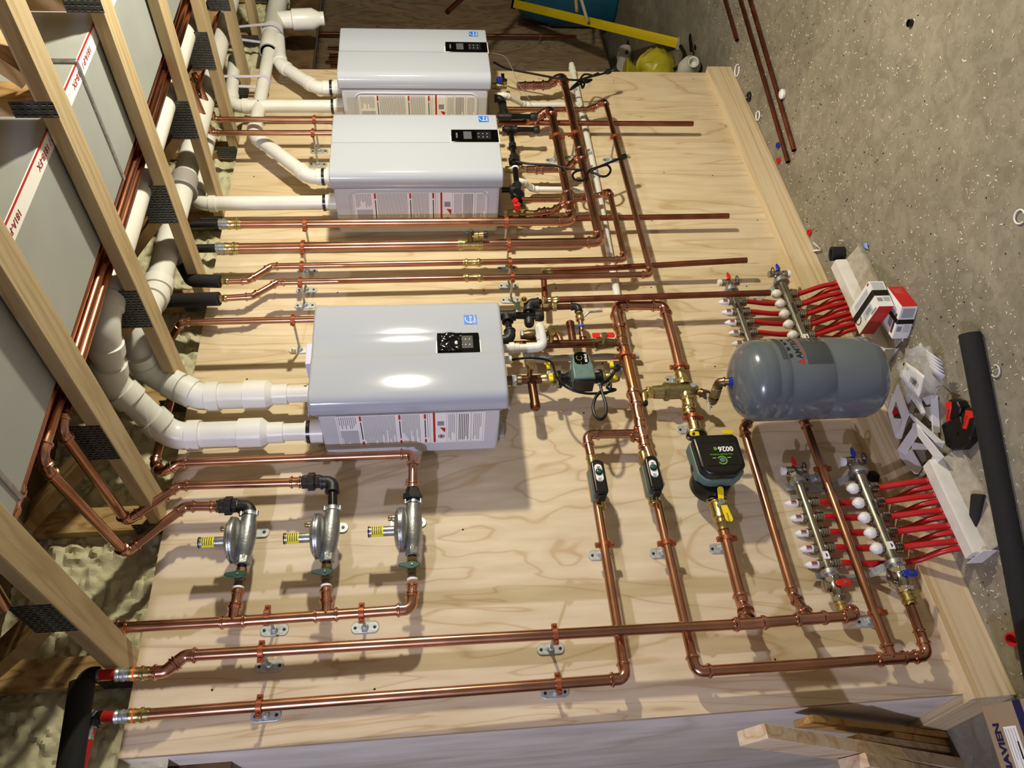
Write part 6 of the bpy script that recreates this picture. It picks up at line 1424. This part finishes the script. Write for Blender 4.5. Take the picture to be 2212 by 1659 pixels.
# ---- carton and boards at the open corner ----
hb_ = .30; c0 = Pz(2118,1525,hb_); c1 = Pz(2186,1513,hb_)
uy_ = (c1-c0); uy_.z = 0; uy_ = uy_.normalized(); ux_ = V((-abs(uy_.y), -abs(uy_.x)*0, 0)); ux_ = V((uy_.y, -uy_.x, 0)).normalized()
if ux_.x > 0: ux_ = -ux_
Wd = (Pz(2190,1513,hb_)-c0).length
K2 = thing('cardboard_carton', 'brown cardboard carton with NAVIEN lettering and a blue stripe at the open corner', 'box', (c0.x,c0.y,0))
A = c0; Bp = c0+uy_*.26; 
mb = MB(); q = [A, Bp, Bp+ux_*.55, A+ux_*.55]; lo = [V((p.x,p.y,.0)) for p in q]
mb.add(q+lo, [(0,1,2,3),(7,6,5,4),(0,1,5,4),(1,2,6,5),(2,3,7,6),(3,0,4,7)]); cb_ = mb.build('carton', kraft, K2, bevel=.002)
mb = MB(); n = Z
facequad(mb, A, ux_, uy_, 0,.55,.128,.158, n, navyprint); facequad(mb, A, ux_, uy_, 0,.55,.160,.166, n, kraft)
facequad(mb, A, ux_, uy_, .055,.16,.062,.112, n, whitep, .0008)
for i in range(4): facequad(mb, A, ux_, uy_, .06,.15-.02*(i%2),.068+i*.011,.070+i*.011, n, greyprint, .0012)
facequad(mb, A, ux_, uy_, .09,.13,.098,.104, n, darkprint, .0012); facequad(mb, A, ux_, uy_, .02,.065,.118,.121, n, greyprint)
mb.build('carton_print', None, cb_)
text('NAVIEN', A+ux_*.105+uy_*.038+n*.001, -ux_, -uy_, .034, navyprint, cb_, bold=.0012, ext=.0002)
# leaning boards
def board(lab, top, bot, w, th, m, roll=0.0):
    top, bot = V(top), V(bot); d = (bot-top).normalized(); s = d.cross(X).normalized(); s = Matrix.Rotation(roll,3,d) @ s; nn_ = d.cross(s).normalized()
    t = MB().prism([(0,0),(w,0),(w,th),(0,th)], top, s, nn_, bot-top).build('board', m, bevel=.0015); tag(t, lab, 'board', 'boards leaning at the open corner'); return t
def lean(uT, vT, xT, uB, vB, xB):
    a = Px(uT,vT,xT); b = Px(uB,vB,xB); d = (b-a).normalized(); k = (b.z-.004)/-d.z if d.z < 0 else 0; return a, b+d*k
a, b = lean(1712,1557,.530, 2140,1607,.530); board('yellowish pine board leaning nearest the plywood side panel', a, b, .07, .020, wood_boardy, 0)
a, b = lean(1900,1588,.508, 2150,1625,.508); board('short yellowish pine board leaning in front of the longest yellow one', a, b, .05, .020, wood_boardy, 0)
a, b = lean(1822,1594,.486, 2155,1642,.486); board('pale pine board sandwiched between two yellowish boards', a, b, .06, .020, wood_board, 0)
a, b = lean(1797,1604,.464, 2140,1657,.464); board('knotty yellow pine board leaning just behind the pale front board', a, b, .05, .018, wood_boardy, 0)
a, b = lean(1590,1580,.444, 2060,1655,.444); board('long pale pine stud leaning in front, its sawn end toward the ceiling', a, b, .085, .036, wood_board, 0)
a, b = lean(1808,1640,.406, 2080,1690,.406); board('pale pine stud leaning at the very front corner of the stack', a, b, .085, .036, wood_board, 0)
# ================= beyond the far end of the board wall =================
lv0, lv1 = P(1466,94,-.36), P(1112,8,-.85)
t = thing('spirit_level', 'long yellow level leaning beyond the far end of the board wall', 'level', lv0)
d_ = (lv1-lv0).normalized(); vw = ((lv0+lv1)/2-V((0,-D,H))).normalized(); sw = vw.cross(d_).normalized(); fn = sw.cross(d_).normalized(); RL = Matrix((fn, sw, d_)).transposed()
MB().box((lv0+lv1)/2, (.025,.062,(lv1-lv0).length), RL).build('beam', mat('level_yellow', (.80,.71,.10), .45), t, bevel=.002)
for e, k in ((lv0,-1),(lv1,1)): MB().box(e+d_*k*.012, (.028,.08,.03), RL).build('end_cap', greyprint if k < 0 else blackp, t, bevel=.003)
c = Pz(1450,158,0); t = thing('yellow_bag', 'knotted yellow plastic bag on the floor beyond the board wall', 'bag', (c.x,c.y,0))
mb = MB(); nu, nv = 36, 20
for i in range(nv+1):
    for j in range(nu):
        th = math.pi*i/nv; ph = 2*math.pi*j/nu; q = V((math.sin(th)*math.cos(ph), math.sin(th)*math.sin(ph), math.cos(th)))
        k = 1+.10*math.sin(ph*11)*max(0, q.z)+.12*noise.noise(q*3); mb.v.append(V((c.x,c.y,.11))+V((q.x*.16*k, q.y*.16*k, max(-.108, q.z*.13*k))))
for i in range(nv):
    for j in range(nu): mb.f.append((i*nu+j, i*nu+(j+1)%nu, (i+1)*nu+(j+1)%nu, (i+1)*nu+j)); mb.m.append(0)
yb = mat('yellow_film', (.72,.68,.18), .35); mb.build('bag_body', yb, t)
mb = MB(); mb.rev((c.x,c.y,.22), (.1,-.05,1), [(0,.03),(.02,.02),(.05,.05),(.10,.09),(.105,.085)], 9); mb.build('bag_knot', yb, t)
mb = MB()
for i in range(3):
    for j in range(2):
        ph = math.radians(-75+i*9); z = .10+.045*j; r_ = .165
        q = V((c.x+r_*math.cos(ph)*1.0, c.y+r_*math.sin(ph), z)); mb.box(q, (.004,.012,.03), Matrix.Rotation(ph,3,'Z'))
mb.build('bag_print', darkprint, t)
c = P(1348,142,-1.1); k = MB().rev(c, P(1352,96,-1.08)-c, [(0,.06),(.07,.06),(.075,.055),(.12,.055),(.125,.066),(.19,.066),(.19,.058),(.14,.054)], 26).build('pipe_coupling', pvc); tag(k, 'white stepped pipe coupling standing against the far panel', 'pipe fitting')
c = Pz(1503,140,0); t = thing('plastic_jug', 'white plastic container under clear film just beyond the wall plate', 'container', (c.x,c.y,0))
MB().rev(Pz(1478,160,.06), Pz(1518,108,.10)-Pz(1478,160,.06), [(0,.05),(.09,.055),(.10,.065),(.17,.06),(.20,.035),(.24,.032),(.24,.026),(.2,.02)], 24).build('jug_body', pvcc, t)
tag(MB().tube(smooth(PP([(1470,100,-.33),(1478,118,-.3),(1472,140,-.28),(1455,150,-.3)]), 6), .012, 8).build('cable_coil', cable), 'black cable hanging below the yellow level', 'cable')
tag(MB().tube(smooth(PP([(1493,110,-.2),(1491,80,-.2),(1498,66,-.2),(1504,75,-.2),(1502,105,-.2)]), 6), .009, 8).build('cable_loop', cable), 'stiff black cable loop standing behind the white container', 'cable')
t = thing('storage_barrel', 'dark teal barrel beyond the yellow level', 'barrel', P(1290,10,-1.0)); c = P(1290,-12,-1.03)
MB().rev((c.x,c.y,0), (0,0,1), [(0,.24),(.02,.26),(.55,.26),(.57,.245),(.80,.20),(.86,.08)], 36).build('barrel_body', mat('teal_plastic', (.05,.33,.45), .4), t)
tag(MB().tube([P(1253,-10,-.5), P(1269,45,-.55)], .012, 10).build('clear_tube', mat('tube_clear', (.75,.72,.62), .2)), 'clear plastic tube standing before the teal barrel', 'tube')
tag(MB().tube([P(1243,-10,-.55), P(1246,24,-.6)], .012, 8).build('broom_stick', wood_boardy), 'short wooden stick beside the clear tube', 'stick')
for (a, b, lab) in (((1358,-12),(1346,40),'upright copper pipe leaning by the teal barrel'),((1381,-12),(1352,120),'copper pipe reaching down to the white coupling')):
    tag(MB().tube([P(*a,-1.0), P(*b,-1.05)], .016, 10).build('leaning_copper_pipe', copper_old), lab, 'copper pipe', 'copper pipes leaning far back')
tag(MB().tube([P(1000,-5,-.2)+(P(1000,-5,-.2)-P(966,26,-.2))*14, P(966,26,-.2)], .016, 12).build('copper_drop', copper_old), 'copper pipe end pointing down past the farthest boiler', 'copper pipe')
for v, u0, u1, lab in ((75,690,1245,'dark copper pipe running down the far panel'),):
    a = P(u0,v-3,-1.22); b = P(u1,v+4,-1.22); t = pipe_run('far_pipe', lab, 'copper pipe', [a, b], .014, pm=copper_old)
    MB().rev(V((P(1167,78,-1.22).x,-0.0,0))+V((0,1.22,P(1167,78,-1.22).z)), Z, [(-.012,.018),(.012,.018)], 12).build('clamp', clampmat, t); MB().tube([P(1167,78,-1.22), P(1167,78,-1.22)+Y*.08], .006, 8).build('rod', zinc, t)
g = 0
for (u0, u1, v) in ((708,735,104),(712,735,119),(710,735,126),(703,735,135),(714,735,142)):
    tag(MB().tube([P(u0,v,-1.287), P(u1+30,v+.5,-1.287)], .013, 8).build('pipe_stub', copper_old), ['topmost','second','third','fourth','lowest'][g]+' of the dark copper stubs on the far panel beside the farthest boiler', 'copper pipe', 'copper stubs on the far panel'); g += 1
struct(MB().bx((9.9,-4.6,0),(9.95,1.3,3)).build('wall_right', wood_deck))
struct(MB().bx((-2.6,-4.58,0),(9.9,-4.54,3)).build('wall_front', mat('concrete_wall', (.55,.53,.49), .85, 0, .1, 2)))
struct(MB().bx((-2.64,-4.6,0),(-2.6,2.2,3)).build('wall_side', mat('concrete_wall', (.55,.53,.49), .85, 0, .1, 2)))
# ================= camera, light =================
cam = bpy.data.cameras.new('camera'); co = bpy.data.objects.new('camera', cam); C.objects.link(co)
cam.sensor_fit = 'HORIZONTAL'; cam.sensor_width = 36; cam.lens = 36*FP/2212; cam.clip_start = .05
right, down, fwd = V(RM[0]), V(RM[1]), V(RM[2])
co.matrix_world = Matrix(((right.x,-down.x,-fwd.x,0),(right.y,-down.y,-fwd.y,-D),(right.z,-down.z,-fwd.z,H),(0,0,0,1)))
bpy.context.scene.camera = co
def lamp(name, loc, power, col, r):
    l = bpy.data.lights.new(name, 'POINT'); l.energy = power; l.color = col; l.shadow_soft_size = r
    o = bpy.data.objects.new(name, l); C.objects.link(o); o.location = loc; return o
lamp('work_lamp', (2.72,-2.02,1.84), 205, (1,.92,.72), .055)
lamp('ceiling_lamp', (-1.95,-2.15,2.62), 330, (.68,.69,.96), .055)
w = bpy.data.worlds.new('room_glow'); bpy.context.scene.world = w; w.use_nodes = True
w.node_tree.nodes['Background'].inputs[0].default_value = (.56,.50,.46,1); w.node_tree.nodes['Background'].inputs[1].default_value = .08
vs = bpy.context.scene.view_settings; vs.view_transform = 'Standard'; vs.look = 'None'; vs.gamma = 1; vs.use_curve_mapping = False; vs.exposure = -.06
